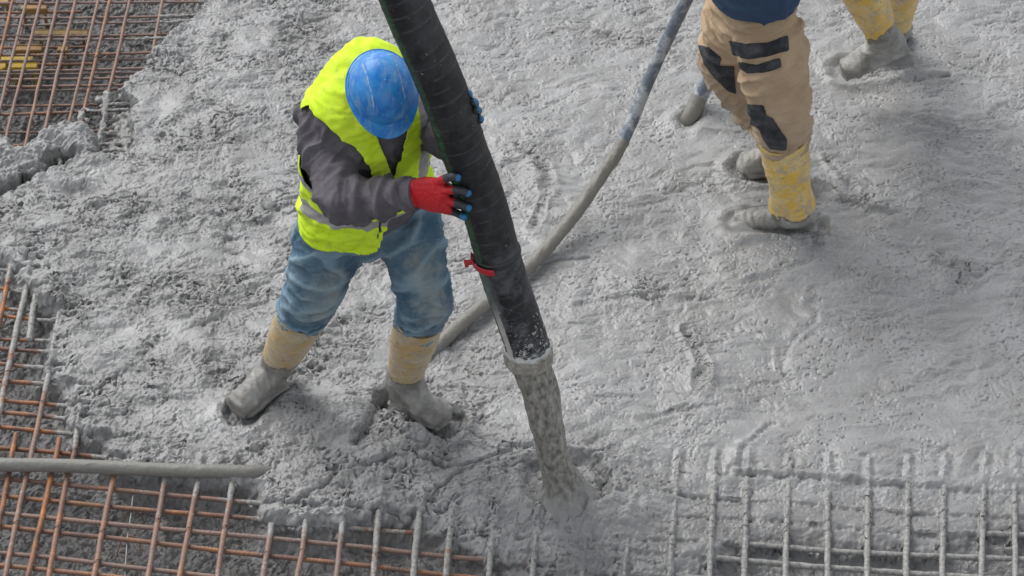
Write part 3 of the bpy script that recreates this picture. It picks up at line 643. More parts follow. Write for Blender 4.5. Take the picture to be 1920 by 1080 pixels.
dr = mkobj('mortar_clumps', V, F, M_CEM); tag(dr, 'strands and clumps of grey mortar stuck on the bars beside the upper left opening', 'mortar', kind='stuff')
# ================================================================== HOSES
HOSE_PX = [(655,-260,-.86),(710,-125,-.92),(759,0,-.96),(775,40,-.97),(807,111,-.985),(843,200,-1.0),(871,284,-1.01),(890,333,-1.012),(912,400,-1.018),(943,513,-1.025),(966,580,-1.03),(989,650,-1.035),(991,664,-1.036)]
HP = np.array([atY(*p) for p in HOSE_PX]); top = HP[0]
HP = np.vstack([top+np.array([-.9, .55, 2.6]), top+np.array([-.45, .24, 1.2]), HP]); HR = .0675
hose = thing('pump_hose', (HP[-1][0], HP[-1][1], 0), 'thick black concrete pump hose hanging down past the worker in the blue helmet', 'pump hose')
hfr = int(np.linalg.norm(np.diff(HP, axis=0), axis=1).sum()/.008)
HC = catmull(HP, hfr); hs_ = np.concatenate([[0], np.cumsum(np.linalg.norm(np.diff(HC, axis=0), axis=1))]); HL = hs_[-1]
def hfn(t, a, i):
    s = hs_[i]; d = (s/.085-a/(2*np.pi)) % 1.0
    return 1+.016*np.exp(-((d-.5)/.07)**2)+.004*n2(np.cos(a)*2+s*9, np.sin(a)*2, 80)
V, F, t = loft(HC, [HR]*hfr, 56, side=(1, 0, 0), rings=hfr, fn=hfn, cap=False)
ss = np.repeat(hs_, 56)
m, t_, b = newmat('black_rubber')
A = attr(t_, 'hl'); sx_ = nd(t_, 'ShaderNodeSeparateXYZ'); t_.links.new(A.outputs['Vector'], sx_.inputs[0])   # x: distance from end, y: stripe angle
base = ramp(t_, noise(t_, 30, 5, .7), [(.3, (.005, .005, .006)), (.75, (.016, .017, .020))])
dist, st = sx_.outputs[0], sx_.outputs[1]
sc1 = noise(t_, 11, 5, .65, geo(t_, (1, 1, .35)))
base = mix(t_, ramp(t_, sc1, [(.50, g1(0)), (.74, g1(.55))]), base, (.045, .047, .052))
base = mix(t_, mth(t_, 'MULTIPLY', ramp(t_, sx_.outputs[2], [(.80, g1(0)), (.97, g1(1))]), ramp(t_, noise(t_, 25, 4, .7), [(.42, g1(0)), (.65, g1(.75))])), base, (.085, .088, .095))
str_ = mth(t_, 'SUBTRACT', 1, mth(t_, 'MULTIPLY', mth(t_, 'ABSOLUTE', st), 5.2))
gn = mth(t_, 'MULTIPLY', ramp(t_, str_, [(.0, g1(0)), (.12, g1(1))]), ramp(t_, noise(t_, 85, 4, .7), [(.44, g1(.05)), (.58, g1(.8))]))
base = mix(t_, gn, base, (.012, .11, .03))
wear = mth(t_, 'MULTIPLY', ramp(t_, mth(t_, 'ADD', str_, mth(t_, 'MULTIPLY', noise(t_, 70, 4, .7), .8)), [(.42, g1(0)), (.55, g1(1))]), ramp(t_, dist, [(.18, g1(1)), (.26, g1(0))]))
base = mix(t_, wear, base, (.46, .44, .40))
spl = mth(t_, 'ADD', noise(t_, 75, 4, .75), ramp(t_, dist, [(0, g1(.16)), (.30, g1(0))]))
base = mix(t_, ramp(t_, spl, [(.685, g1(0)), (.72, g1(1))]), base, (.50, .50, .49))
haze_ = mth(t_, 'MULTIPLY', ramp(t_, dist, [(.0, g1(.8)), (.42, g1(.45)), (.5, g1(.1))]), ramp(t_, noise(t_, 9, 5, .7), [(.45, g1(0)), (.7, g1(1))]))
base = mix(t_, haze_, base, (.24, .25, .27))
t_.links.new(base, b.inputs['Base Color']); b.inputs['Roughness'].default_value = .44; b.inputs['Specular IOR Level'].default_value = .45
bump(t_, b, noise(t_, 120, 4, .6), .25, .002)
# stripe angle: where the surface faces left
T = np.gradient(HC, axis=0); T /= np.linalg.norm(T, axis=1)[:, None]
ctr = np.repeat(HC, 56, 0); rad = (V-ctr); rad /= np.linalg.norm(rad, axis=1)[:, None]
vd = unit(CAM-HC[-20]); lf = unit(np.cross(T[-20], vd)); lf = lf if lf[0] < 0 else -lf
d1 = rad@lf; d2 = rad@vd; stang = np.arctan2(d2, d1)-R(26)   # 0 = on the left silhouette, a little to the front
sph = np.abs(((ss/.042-np.tile(np.arange(56)/56, hfr)) % 1.0)-.5)*2
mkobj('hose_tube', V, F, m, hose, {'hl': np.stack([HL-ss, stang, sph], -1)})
# cement crusted end ring
e0 = HC[-1]; T0 = T[-1]
cp_ = [e0-T0*.038, e0-T0*.030, e0-T0*.012, e0+T0*.020, e0+T0*.034, e0+T0*.028, e0+T0*.0]
V, F, tr_ = loft(cp_[:5], [.0680, .0745, .0755, .0735, .066], 64, rings=26, cap=False, fn=lambda t, a, i: 1+(.035 if t < .9 else .03)*n2(np.cos(a)*3+i*.25, np.sin(a)*3, 81)+.018*n2(np.cos(a)*9+i*.5, np.sin(a)*9, 82)+(0.02*n2(np.cos(a)*6, np.sin(a)*6, 83) if t < .2 else 0))
V[:64] += T0*(.012*n2(np.cos(np.arange(64)*2*np.pi/64)*4, np.sin(np.arange(64)*2*np.pi/64)*4, 84))[:, None]
V2, F2, _ = loft([e0+T0*.033, e0+T0*.032], [.066, .045], 64, rings=3, cap=False)
V, F, _ = join([(V, F), (V2, F2)]); N_ = normals(V, F); V = V+N_*(.003*n3(V*45, 3)+.0022*n3(V*110, 5))[:, None]
m, t_, b = newmat('crusted_cement')
ff = mth(t_, 'ADD', attr(t_, 'tt').outputs['Fac'], mth(t_, 'MULTIPLY', mth(t_, 'SUBTRACT', noise(t_, 40, 4), .5), .5))
t_.links.new(mix(t_, ramp(t_, ff, [(.10, g1(0)), (.24, g1(1))]), (.60, .60, .58), mix(t_, ramp(t_, noise(t_, 38, 5, .7), [(.35, g1(0)), (.65, g1(1))]), (.21, .19, .155), (.44, .42, .375))), b.inputs['Base Color']); b.inputs['Roughness'].default_value = .6
bump(t_, b, noise(t_, 90, 5, .7), .8, .006)
mkobj('crusted_rim', V, F, m, hose, {'tt': np.concatenate([tr_, np.ones(len(V)-len(tr_))])})
# coupling step with clamp
ci = int(np.argmin(np.abs(proj(HC)[:, 1]-478))); c0 = HC[ci]; Tc = T[ci]
V, F, _ = loft([c0-Tc*.020, c0-Tc*.015, c0-Tc*.003, c0+Tc*.003], [.0685, .0712, .0712, .0685], 56, rings=12, side=(1, 0, 0), cap=False); mkobj('band', V, F, mat_simple('dark_band', (.03, .032, .036), .45), hose)
M_RED = mat_simple('red_strap', (.50, .02, .03), .4, (.40, .02, .03))
vd = unit(vd-Tc*np.dot(vd, Tc)); lf = unit(lf-Tc*np.dot(lf, Tc)-vd*np.dot(lf, vd))
an = np.linspace(-R(20), R(72), 18); q = []
for a_ in an: q.append(c0+(lf*math.cos(a_)+vd*math.sin(a_))*.0772+Tc*(-.004+.006*(a_/1.2)))
V, F, _ = loft(q, [(.013, .0035)]*18, 12, side=Tc, rings=40)
V2, F2, _ = loft([c0+lf*.070, c0+lf*.096+Tc*-.004], [(.011, .006), (.009, .006)], 10, side=Tc, rings=6)
V3, F3, _ = loft([c0+lf*.096+Tc*-.012, c0+lf*.096+Tc*.010], [.006, .006], 10, rings=5)
V, F, _ = join([(V, F), (V2, F2), (V3, F3)]); mkobj('red_clamp', V, F, M_RED, hose)
# stream of concrete
S0 = e0+T0*.02
SP = [S0-T0*.01, atY(1014, 740, -1.042), atY(1026, 800, -1.05), atY(1037, 850, -1.04), atY(1047, 885, -1.03), atY(1056, 910, -1.02)+np.array([0, 0, .0])]
SP.append(SP[-1]+np.array([.010, -.005, -.085]))
n_ = 150
V, F, t = loft(SP, [.058, .055, .051, .049, .053, .070, .115], 90, rings=n_, cap=False,
    fn=lambda t, a, i: 1+.09*n2(np.cos(a)*2.2+9, np.sin(a)*2.2+i*.05, 85)*(1-.4*t)+(.055*n2(np.cos(a-.012*i)*3.2, np.sin(a-.012*i)*3.2+i*.06, 86)+.035*n2(np.cos(a+.01*i)*7, np.sin(a+.01*i)*7+i*.09, 87))*(1+.3*sst(.7, 1, t)))
stf = mkobj('concrete_stream', V, F, M_FLOW, attrs={'tt': t}, loc=(SP[-1][0], SP[-1][1], 0)); tag(stf, 'brownish grey stream of wet concrete pouring from the hose end onto the slab', 'concrete stream')
# vibrator hose A
M_VH = None
def hosemat(name, clean, dirtcol):
    m, t, b = newmat(name)
    c = mix(t, ramp(t, noise(t, 14, 5, .7, geo(t)), [(.45, g1(0)), (.58, g1(1))]), clean, (.40, .415, .43))
    f = mth(t, 'ADD', attr(t, 'cov').outputs['Fac'], mth(t, 'MULTIPLY', mth(t, 'SUBTRACT', noise(t, 30, 4, .6), .5), .35))
    c = mix(t, ramp(t, f, [(.47, g1(0)), (.53, g1(1))]), c, mix(t, noise(t, 60, 4), tuple(v*.8 for v in dirtcol), dirtcol))
    t.links.new(c, b.inputs['Base Color']); b.inputs['Roughness'].default_value = .42; bump(t, b, noise(t, 75, 5, .7), .7, .005); return m
MH = hosemat('splashed_hose', (.13, .155, .195), (.225, .215, .19))
def slim(name, pts, r, covf, label, cat, lump=.05, nn=22, mat=None, tail=None):
    P = np.array(pts); L = np.linalg.norm(np.diff(P, axis=0), axis=1).sum(); n = int(L/.006)
    t0 = thing(name, (P[0][0], P[0][1], min(0, P[0][2])), label, cat)
    cv = np.array([covf(i/(n-1)) for i in range(n)])
    V, F, t = loft(P, [r]*len(P), nn, rings=n, fn=lambda t, a, i: 1+lump*(.3+cv[i])*n2(np.cos(a)*1.5+i*.12, np.sin(a)*1.5, 90)+lump*cv[i]*.8*n2(np.cos(a)*4+i*.35, np.sin(a)*4, 91)+(.06*sst(.4, .6, cv[i])))
    c = np.concatenate([np.repeat(cv, nn), [cv[0], cv[-1]]]); mkobj('hose_tube', V, F, mat or MH, t0, {'cov': c}); return t0
A_pts = [atZ(772,690,-.05),atZ(800,668,-.015),atZ(830,640,.010),atZ(865,607,.022),atZ(905,574,.030),atZ(945,541,.032),atZ(1000,492,.04),atZ(1040,448,.06),atZ(1080,398,.09),atZ(1122,338,.14),atZ(1160,280,.20),atZ(1183,232,.26),atZ(1202,185,.33),atZ(1232,115,.45),atZ(1262,52,.57),atZ(1287,0,.68),atZ(1316,-62,.82),atZ(1350,-110,.92),atZ(1420,-150,.98),atZ(1560,-180,.9)]
lenA = np.linalg.norm(np.diff(np.array(A_pts), axis=0), axis=1); sA = np.concatenate([[0], np.cumsum(lenA)])/lenA.sum(); cut = sA[11]+.3*(sA[12]-sA[11]); c1 = sA[4]
slim('vibrator_hose', A_pts, .0225, lambda t: (.55 if t < c1 else 1.0) if t < cut else 0.05, 'slim mortar-coated vibrator hose curving across the slab behind the thick black hose', 'vibrator hose', .10)
# poker behind the knee of man 2
B_pts = [atZ(1278,240,-.05),atZ(1292,222,.0),atZ(1312,182,.06),atZ(1334,140,.14),atZ(1356,95,.24),atZ(1385,40,.36),atZ(1425,-20,.5),atZ(1480,-70,.64),atZ(1560,-110,.75)]
B_pts = [np.array(p) for p in B_pts]
for p in B_pts[4:]: pass
slim('vibrator_poker', B_pts, .030, lambda t: 1.0 if t < .20 else .12, 'pale grey poker dipping into the slab behind the beige-trousered knee', 'vibrator', .03)
pipe = [atZ(-330,860,-.002),atZ(-100,866,.0),atZ(0,871,.0),atZ(120,873,.0),atZ(240,878,-.002),atZ(340,882,-.003),atZ(420,884,-.006),atZ(475,885,-.016),atZ(520,886,-.05)]
slim('mortar_coated_hose', pipe, .0215, lambda t: 1.0, 'grey mortar-coated hose lying across the rusty grid at the lower left', 'hose', .05, mat=hosemat('coated_hose', (.15, .148, .14), (.235, .23, .21)))
# ================================================================== PEOPLE
def boot(root, top_, ank, heel, toe, rt=.083, dirt_z=.15, mat=None, lbl=None, seed=1, slant=None, ra=.054):
    """rubber boot: shaft from top_ to ank, foot from heel to toe (sole points)"""
    top_, ank, heel, toe = map(np.asarray, (top_, ank, heel, toe))
    fd = unit(toe-heel); up = unit(np.cross(np.cross(fd, [0, 0, 1]), fd)); sd = np.cross(fd, up); sh = unit(top_-ank)
    L = np.linalg.norm(top_-ank)
    inst = heel+fd*.085+up*.085
    P = []
    P.append(loft([top_, top_*.66+ank*.34, top_*.33+ank*.67, ank+sh*.03, ank-sh*.02, heel+fd*.045+up*.045], [(rt, rt), (rt*.97, rt*.97), (rt*.84, rt*.84), (ra, ra+.008), (ra-.004, ra+.008), (.042, .050)], 28, side=sd))
    P.append(loft([heel+fd*.01+up*.040, heel+fd*.07+up*.055, heel+fd*.13+up*.050, heel+fd*.20+up*.038, toe-fd*.035+up*.034], [(.034, .038), (.042, .055), (.047, .048), (.052, .036), (.042, .030)], 24, side=sd))
    P.append(loft([ank+up*.01, inst+fd*.02-up*.01, heel+fd*.17+up*.05], [.052, .046, .030], 18, side=sd))
    P.append(loft([heel+fd*.0+up*.012, heel+fd*.09+up*.012, heel+fd*.18+up*.012, toe-fd*.03+up*.012], [(.037, .014), (.040, .014), (.054, .014), (.042, .014)], 20, side=sd))
    V, F, N = remesh(P, .0055, 5)
    V = wrinkle(V, N, [(top_, ank, .0022, .05), (ank, inst+fd*.03, .006, .040), (heel+fd*.1+up*.03, toe, .006, .045)], seed)
    cov = 1-sst(dirt_z-.055, dirt_z+.055, V[:, 2]+.02*n3(V*14, seed))
    if slant is not None: cov = np.clip(.5+(slant[0]-(V-ank)@unit(slant[1]))/.09, 0, 1)
    dd, _ = segdist(V, top_, top_+sh*.01)
    b_ = mkobj('boot', V, F, mat or M_BOOT, root, {'dirt': cov})
    if lbl: b_['label'] = lbl
    e1 = unit(np.cross(sh, [0, 1, .2])); e2 = np.cross(sh, e1); n = 32; pts = [top_+sh*.004+(e1*math.cos(2*math.pi*i/n)+e2*math.sin(2*math.pi*i/n))*rt*1.0 for i in range(n+1)]
    V, F, _ = loft(pts, [.0042]*len(pts), 8, rings=60, cap=False); mkobj('boot_rim', V, F, mat or M_BOOT, b_, {'dirt': np.zeros(len(V))})
    return b_
def head_parts(c, U, Fd):
    S = unit(np.cross(Fd, U)); Fd = unit(np.cross(U, S)); ax = np.array([S, Fd, U]); c = np.asarray(c)
    P = [ellipsoid(c+U*.02, ax, (.076, .094, .095)), ellipsoid(c+Fd*.025-U*.045, ax, (.058, .062, .070)), ellipsoid(c+Fd*.055-U*.085, ax, (.030, .028, .022))]
    P.append(loft([c+Fd*.092+U*.005, c+Fd*.112-U*.030, c+Fd*.092-U*.042], [.009, .014, .010], 10, side=S))
    P.append(ellipsoid(c+Fd*.083-U*.062, ax, (.026, .012, .010)))
    P.append(ellipsoid(c+Fd*.088+U*.022, ax, (.045, .012, .010)))
    for s_ in (-1, 1): P.append(ellipsoid(c+S*s_*.080-U*.012-Fd*.005, ax, (.009, .018, .030)))
    return P, ax
def helmet(root, c, U, Fd, mat, dims=(.107, .132, .125), fl=1.0, br=.042):
    S = unit(np.cross(Fd, U)); Fd = unit(np.cross(U, S)); c = np.asarray(c)
    nu, nv = 96, 46; V = []; sc_ = []
    for i in range(nv+1):
        for j in range(nu):
            ph = 2*math.pi*j/nu; cx, cy = math.cos(ph), math.sin(ph)   # cx side, cy front
            if i <= 34:
                th = math.pi/2*(i/34); rr = math.sin(th)**.88; zz = math.cos(th)**.92
                a, b_, hh = dims; px_, py_ = rr*cx*a, rr*cy*b_
                if cy < 0: py_ *= 1.0
                pz = zz*hh
                w_ = abs(px_)/.046; pan = sst(1.08, .92, w_)*sst(-.088, -.070, py_)*sst(.080, .064, py_)
                pz += .0055*pan*min(1, zz*3); edge = math.exp(-((w_-1)/.075)**2)*float(sst(-.085, -.065, py_)*sst(.075, .055, py_))*min(1, zz*2)
                edge = max(edge, .75*math.exp(-((py_+.080)/.005)**2)*(1 if w_ < 1 else 0)*min(1, zz*2))
                sc_.append(edge)
            else:
                k = (i-34)/(nv-34); front = max(0, cy)**2.2
                ext = .011*k+br*k*front; a, b_, hh = dims
                px_, py_ = cx*(a+ext*.75), cy*(b_+ext); pz = .002-.012*math.sin(k*math.pi/2)-.020*k*front+.004*k
                sc_.append(.35*math.exp(-((k-1)/.25)**2))
            V.append(c+S*px_+Fd*py_+U*pz)
    F = []
    for i in range(nv):
        for j in range(nu):
            k = (j+1) % nu; F.append([i*nu+j, (i+1)*nu+j, (i+1)*nu+k, i*nu+k])
    o = mkobj('helmet', np.array(V), F, mat, root, {'scuff': np.array(sc_)}); solid(o, .003, -1)
    return o
def mat_helmet(name, c1, c2):
    m, t, b = newmat(name)
    col = mix(t, ramp(t, noise(t, 22, 5, .7), [(.40, g1(0)), (.62, g1(1))]), c1, c2)
    st = noise(t, 14, 5, .75, geo(t, (3, 1, 1))); col = mix(t, ramp(t, st, [(.50, g1(0)), (.68, g1(.55))]), col, (.30, .45, .60))
    f = mth(t, 'ADD', attr(t, 'scuff').outputs['Fac'], mth(t, 'MULTIPLY', mth(t, 'SUBTRACT', noise(t, 70, 5, .75), .5), 1.8))
    col = mix(t, ramp(t, f, [(.72, g1(0)), (.92, g1(.85))]), col, (.50, .50, .49))
    col = mix(t, ramp(t, noise(t, 190, 2, .5), [(.72, g1(0)), (.75, g1(.8))]), col, (.52, .53, .53))
    t.links.new(col, b.inputs['Base Color']); r = ramp(t, noise(t, 30, 4), [(.3, g1(.22)), (.7, g1(.48))]); t.links.new(r, b.inputs['Roughness'])
    bump(t, b, noise(t, 120, 4), .12, .002); return m
MHEL_B = mat_helmet('scuffed_blue_plastic', (.002, .17, .58), (.04, .29, .68)); MHEL_W = mat_helmet('scuffed_white_plastic', (.6, .6, .58), (.55, .55, .52))
def glove_hand(root, wrist, fore, fingers, palm_pts, nm='glove', dark=False):
    """palm_pts: centres; fingers: list of joint lists; returns mesh coloured along fingers"""
    P = [loft([wrist-unit(fore)*.05, wrist, wrist+unit(fore)*.02], [.036, .036, .038], 20)]
    for q in palm_pts: P.append(loft(q[0], q[1], 18, side=q[2]))
    for fg in fingers:
        k = len(fg); r = np.linspace(.0138, .0105, k); P.append(loft(fg, r, 14))
    V, F, N = remesh(P, .0022, 3)
    best = np.full(len(V), 9.0); tt = np.zeros(len(V))
    for fg in fingers:
        fg = np.array(fg); D = catmull(fg, 30)
        d = np.linalg.norm(V[:, None, :]-D[None], axis=2); i = d.argmin(1); dm = d.min(1); up_ = dm < best
        best = np.where(up_, dm, best); tt = np.where(up_, i/29, tt)
    tt = np.where(best > .016, 0, tt)
    dw = (V-wrist)@unit(fore)
    V = V+N*(.0011*n3(V*120, 3))[:, None]
    return V, F, N, tt, dw
def mat_glove():
    m, t, b = newmat('dipped_glove')
    A = attr(t, 'gl'); s = nd(t, 'ShaderNodeSeparateXYZ'); t.links.new(A.outputs['Vector'], s.inputs[0])
    f = mth(t, 'ADD', s.outputs[0], mth(t, 'MULTIPLY', mth(t, 'SUBTRACT', noise(t, 90, 3), .5), .12))
    red = mix(t, ramp(t, s.outputs[2], [(.0, g1(1)), (.022, g1(0))]), (.50, .008, .016), (.52, .06, .08))
    c = mix(t, ramp(t, f, [(.36, g1(0)), (.40, g1(1))]), red, (.035, .042, .048))
    c = mix(t, ramp(t, f, [(.84, g1(0)), (.88, g1(1))]), c, (.03, .17, .36))
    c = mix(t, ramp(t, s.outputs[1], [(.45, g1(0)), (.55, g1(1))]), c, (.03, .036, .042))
    t.links.new(c, b.inputs['Base Color']); b.inputs['Roughness'].default_value = .55; bump(t, b, noise(t, 400, 3), .4, .001); return m
M_GLOVE = mat_glove()
def on_hose(px, py, off):
    """point on the near side of the hose under a pixel, lifted by off"""
    d = unit(ray(px, py)); best = None
    for tq in np.arange(6.5, 9.5, .003):
        p = CAM+d*tq; dd = np.linalg.norm(HC-p, axis=1).min()
        if dd < HR+off: return p
        if best is None or dd < best[0]: best = (dd, p)
    return best[1]
# ---------------------------------------------------------------- person 1: blue helmet
J = dict(pel=atY(690,402,-.60), wai=atY(684,340,-.64), che=atY(688,255,-.665), sho=atY(697,185,-.66), nek=atY(704,126,-.635),
  shR=atY(602,226,-.66), shL=atY(770,198,-.54), hipR=atY(628,425,-.62), hipL=atY(762,418,-.60),
  knR=atY(583,556,-.68), knL=atY(797,560,-.70), anR=atY(517,690,-.475), anL=atY(757,708,-.575),
  elR=atY(640,378,-.88), wrR=atY(778,364,-.945), elL=atY(832,258,-.72), wrL=atY(868,212,-.91), head=atY(716,176,-.80))
Z0 = np.array([float(J['pel'][0]), float(J['pel'][1])+.02, 0.0])
p1 = thing('person', Z0, 'worker in blue helmet, yellow vest and jeans bending over to hold the thick black hose', 'person')
S1 = unit(J['shL']-J['shR']); UP1 = unit(J['nek']-J['pel']); F1 = unit(np.cross(UP1, S1)); F1 = F1 if F1[1] < 0 else -F1
crown = unit(np.array([.13, -math.cos(R(49)), math.sin(R(49))])); facing = unit(np.array([.27, -math.sin(R(49)), -math.cos(R(49))]))
hp, hax = head_parts(J['head'], crown, facing)
bp = hp + [loft([J['nek']-UP1*.03, J['nek'], J['head']-crown*.07-facing*.03, J['head']-crown*.02], [.062, .058, .054, .06], 18)]
bp.append(loft([J['pel'], J['wai'], J['che'], J['sho'], J['nek']], [(.15, .10), (.14, .10), (.16, .11), (.14, .10), (.06, .06)], 24, side=S1))
for a, b_, c_, rr in ((J['shR'], J['elR'], J['wrR'], (.048, .040, .028)), (J['shL'], J['elL'], J['wrL'], (.048, .040, .028))): bp.append(loft([J['sho'], a, (a+b_)/2, b_, (b_+c_)/2, c_], [.05, rr[0], .043, rr[1], .034, rr[2]], 16))
for a, b_, c_ in ((J['hipR'], J['knR'], J['anR']), (J['hipL'], J['knL'], J['anL'])): bp.append(loft([a, (a+b_)/2, b_, (b_+c_)/2, c_, c_-np.array([0, .0, .04])], [.085, .075, .055, .052, .038, .035], 16))
V, F, N = remesh(bp, .007, 3); mkobj('body', V, F, M_SKIN, p1)
# hair cap
V, F, _ = ellipsoid(J['head']+crown*.020-facing*.010, hax, (.080, .092, .092)); f = -((V-J['head'])@facing)+.045
V, F, _ = clip(V, F, f); mkobj('hair', V, F, M_HAIR, p1)
helmet(p1, J['head']+crown*.030-facing*.010, crown, facing, MHEL_B, (.0955, .108, .112), 1.0, .026)
# fleece
torso_r = [(.175, .125), (.180, .130), (.178, .132), (.190, .138), (.165, .122), (.092, .085)]
torso_p = [J['pel']+UP1*.02, J['pel']*.5+J['wai']*.5, J['wai'], J['che'], J['sho'], J['nek']]
def yoke(r_add=0.0):
    return [loft([J['nek']-UP1*.03, (J['nek']*.55+J['shR']*.45)+UP1*.012, J['shR']+S1*.01], [.080+r_add, .080+r_add, .072+r_add], 22), loft([J['nek']-UP1*.03, (J['nek']*.55+J['shL']*.45)+UP1*.012, J['shL']-S1*.01], [.080+r_add, .080+r_add, .072+r_add], 22),
            loft([J['nek']-F1*.05-UP1*.02, J['sho']-F1*.05, J['che']-F1*.03], [.075+r_add, .10+r_add, .11+r_add], 22)]
fp = [loft(torso_p, torso_r, 40, side=S1)]+yoke()
fp.append(loft([J['shR']+S1*.03, J['shR'], J['shR']*.6+J['elR']*.4, J['shR']*.25+J['elR']*.75, J['elR'], J['elR']*.6+J['wrR']*.4, J['elR']*.25+J['wrR']*.75, J['wrR']-unit(J['wrR']-J['elR'])*.012], [.070, .076, .078, .078, .073, .066, .056, .046], 32))
fp.append(loft([J['shL']-S1*.03, J['shL'], J['shL']*.5+J['elL']*.5, J['elL'], J['elL']*.5+J['wrL']*.5, J['wrL']], [.066, .074, .070, .064, .054, .042], 28))
fp.append(loft([J['nek']-UP1*.02, J['nek']+F1*.03+UP1*.0, J['nek']+F1*.06+UP1*.015], [.078, .070, .068], 24))
V, F, N = remesh(fp, .0058, 5)
V = wrinkle(V, N, [(J['shR'], J['elR'], .019, .10), (J['elR'], J['wrR'], .020, .075), (J['shL'], J['elL'], .011, .06), (J['pel'], J['sho'], .007, .09)], 4)
V = wrinkle(V, normals(V, F), [(J['shR'], J['elR'], .003, .034), (J['elR'], J['wrR'], .004, .028), (J['pel'], J['sho'], .003, .04)], 44)
ms = mkobj('fleece', V, F, M_FLEECE, p1)
dr_ = unit(J['wrR']-J['elR'])
V, F, _ = loft([J['wrR']-dr_*.038, J['wrR']-dr_*.034, J['wrR']-dr_*.006, J['wrR']+dr_*.004, J['wrR']+dr_*.006], [.046, .049, .048, .047, .041], 40, rings=24, cap=False, fn=lambda t, a, i: 1+.02*np.cos(a*20)+.02*n2(np.cos(a)*2, np.sin(a)*2+t*2, 95)); mkobj('cuff', V, F, M_FLEECE, ms)
# vest
k = .016
vp = [ellipsoid(J['nek']-UP1*.020, np.array([S1, F1, UP1]), (.105, .098, .098)), loft([J['shR']-UP1*.0, J['nek']*.6+J['shR']*.4-F1*.02+UP1*.03, J['nek']-F1*.02+UP1*.02], [.070, .080, .075], 24), loft([J['shR']+S1*.02-F1*.01, J['shR']*.5+J['nek']*.5-F1*.015+UP1*.012, J['nek']-F1*.03], [.078, .088, .080], 24), loft([J['pel']+UP1*.000, J['pel']*.5+J['wai']*.5, J['wai'], J['che'], J['sho'], J['nek']], [(a+k+(.016 if i < 2 else 0), b_+k+(.014 if i < 2 else 0)) for i, (a, b_) in enumerate(torso_r)], 48, side=S1)]+yoke(.014)
V, F, N = remesh(vp, .0058, 6)
V = wrinkle(V, N, [(J['pel'], J['sho'], .013, .075), (J['shR'], J['nek'], .005, .12), (J['shL'], J['nek'], .005, .12)], 12)
V = V+N*(.005*n3(V*9, 8))[:, None]; V = wrinkle(V, normals(V, F), [(J['pel'], J['sho'], .005, .035), (J['shR'], J['nek'], .003, .04)], 15)
rel = V-J['pel']; hh_ = rel@UP1; fr = rel@F1; sd_ = rel@S1
HT = float((J['nek']-J['pel'])@UP1)
arR, _ = segdist(V, J['shR']+np.array([.020, -.075, -.025]), J['shR']*.45+J['elR']*.55); arL, _ = segdist(V, J['shL']+S1*.045, J['shL']*.6+J['elL']*.4-UP1*.02)
f = np.minimum(arR-.126, arL-.068)
vb = HT*.52; vw = np.clip((hh_-vb)/(HT*.60), 0, 2)*.105
sc0 = float((J['sho']-J['pel'])@S1)*np.clip(hh_/HT, 0, 1)
fv = np.where((fr > .035) & (hh_ > vb-.01), np.abs(sd_-sc0)-vw, 1.0)
f = np.minimum(f, np.clip(fv, -.05, .05))
nd_ = np.linalg.norm((V-J['nek']-UP1*.02-F1*.150), axis=1); f = np.minimum(f, nd_-.095)
cl_ = sc0-.045*np.clip(1-hh_/vb, 0, 1.1); hem = hh_-(-.012+.012*np.sin(sd_*9+1)+.05*np.clip(fr, 0, .2)+np.where(fr > -.05, .13*sst(0.004, .03, sd_-cl_), .08*sst(0, .15, sd_))); f = np.minimum(f, hem)
dz = np.abs(sd_-cl_)-.0035; f = np.minimum(f, np.where((fr > .02) & (hh_ > .06) & (hh_ < HT*.55), dz, 1))   # front opening
band = np.maximum(.019-np.abs(hh_-.125), .019-np.abs(hh_-.245))
vert = np.where(hh_ > .245, .024-np.abs(np.abs(sd_-sc0)-.118), -.1)
vert = np.where((sd_-sc0 < 0), -.1, vert)
band = np.maximum(band, vert)
Vv, Fv, (bd,) = clip(V, F, f, [band])
m, t_, b = newmat('hi_vis_cloth')
bf = ramp(t_, mth(t_, 'ADD', mth(t_, 'MULTIPLY', attr(t_, 'band').outputs['Fac'], 60), .5), [(.45, g1(0)), (.55, g1(1))])
lime = mix(t_, ramp(t_, noise(t_, 9, 4), [(.35, g1(0)), (.7, g1(1))]), (.60, .84, .012), (.68, .90, .04))
lime = mix(t_, ramp(t_, noise(t_, 22, 6, .7), [(.56, g1(0)), (.74, g1(.55))]), lime, (.36, .42, .12))
lime = mix(t_, ramp(t_, noise(t_, 120, 3, .6), [(.68, g1(0)), (.72, g1(.8))]), lime, (.42, .42, .38))
t_.links.new(mix(t_, bf, lime, mix(t_, noise(t_, 40, 4), (.27, .255, .255), (.40, .385, .38))), b.inputs['Base Color']); b.inputs['Roughness'].default_value = .75
bump(t_, b, mth(t_, 'ADD', noise(t_, 60, 4), mth(t_, 'MULTIPLY', noise(t_, 700, 2), .2)), .3, .004)
vest = solid(mkobj('vest', Vv, Fv, m, p1, {'band': bd}), .003, 1)
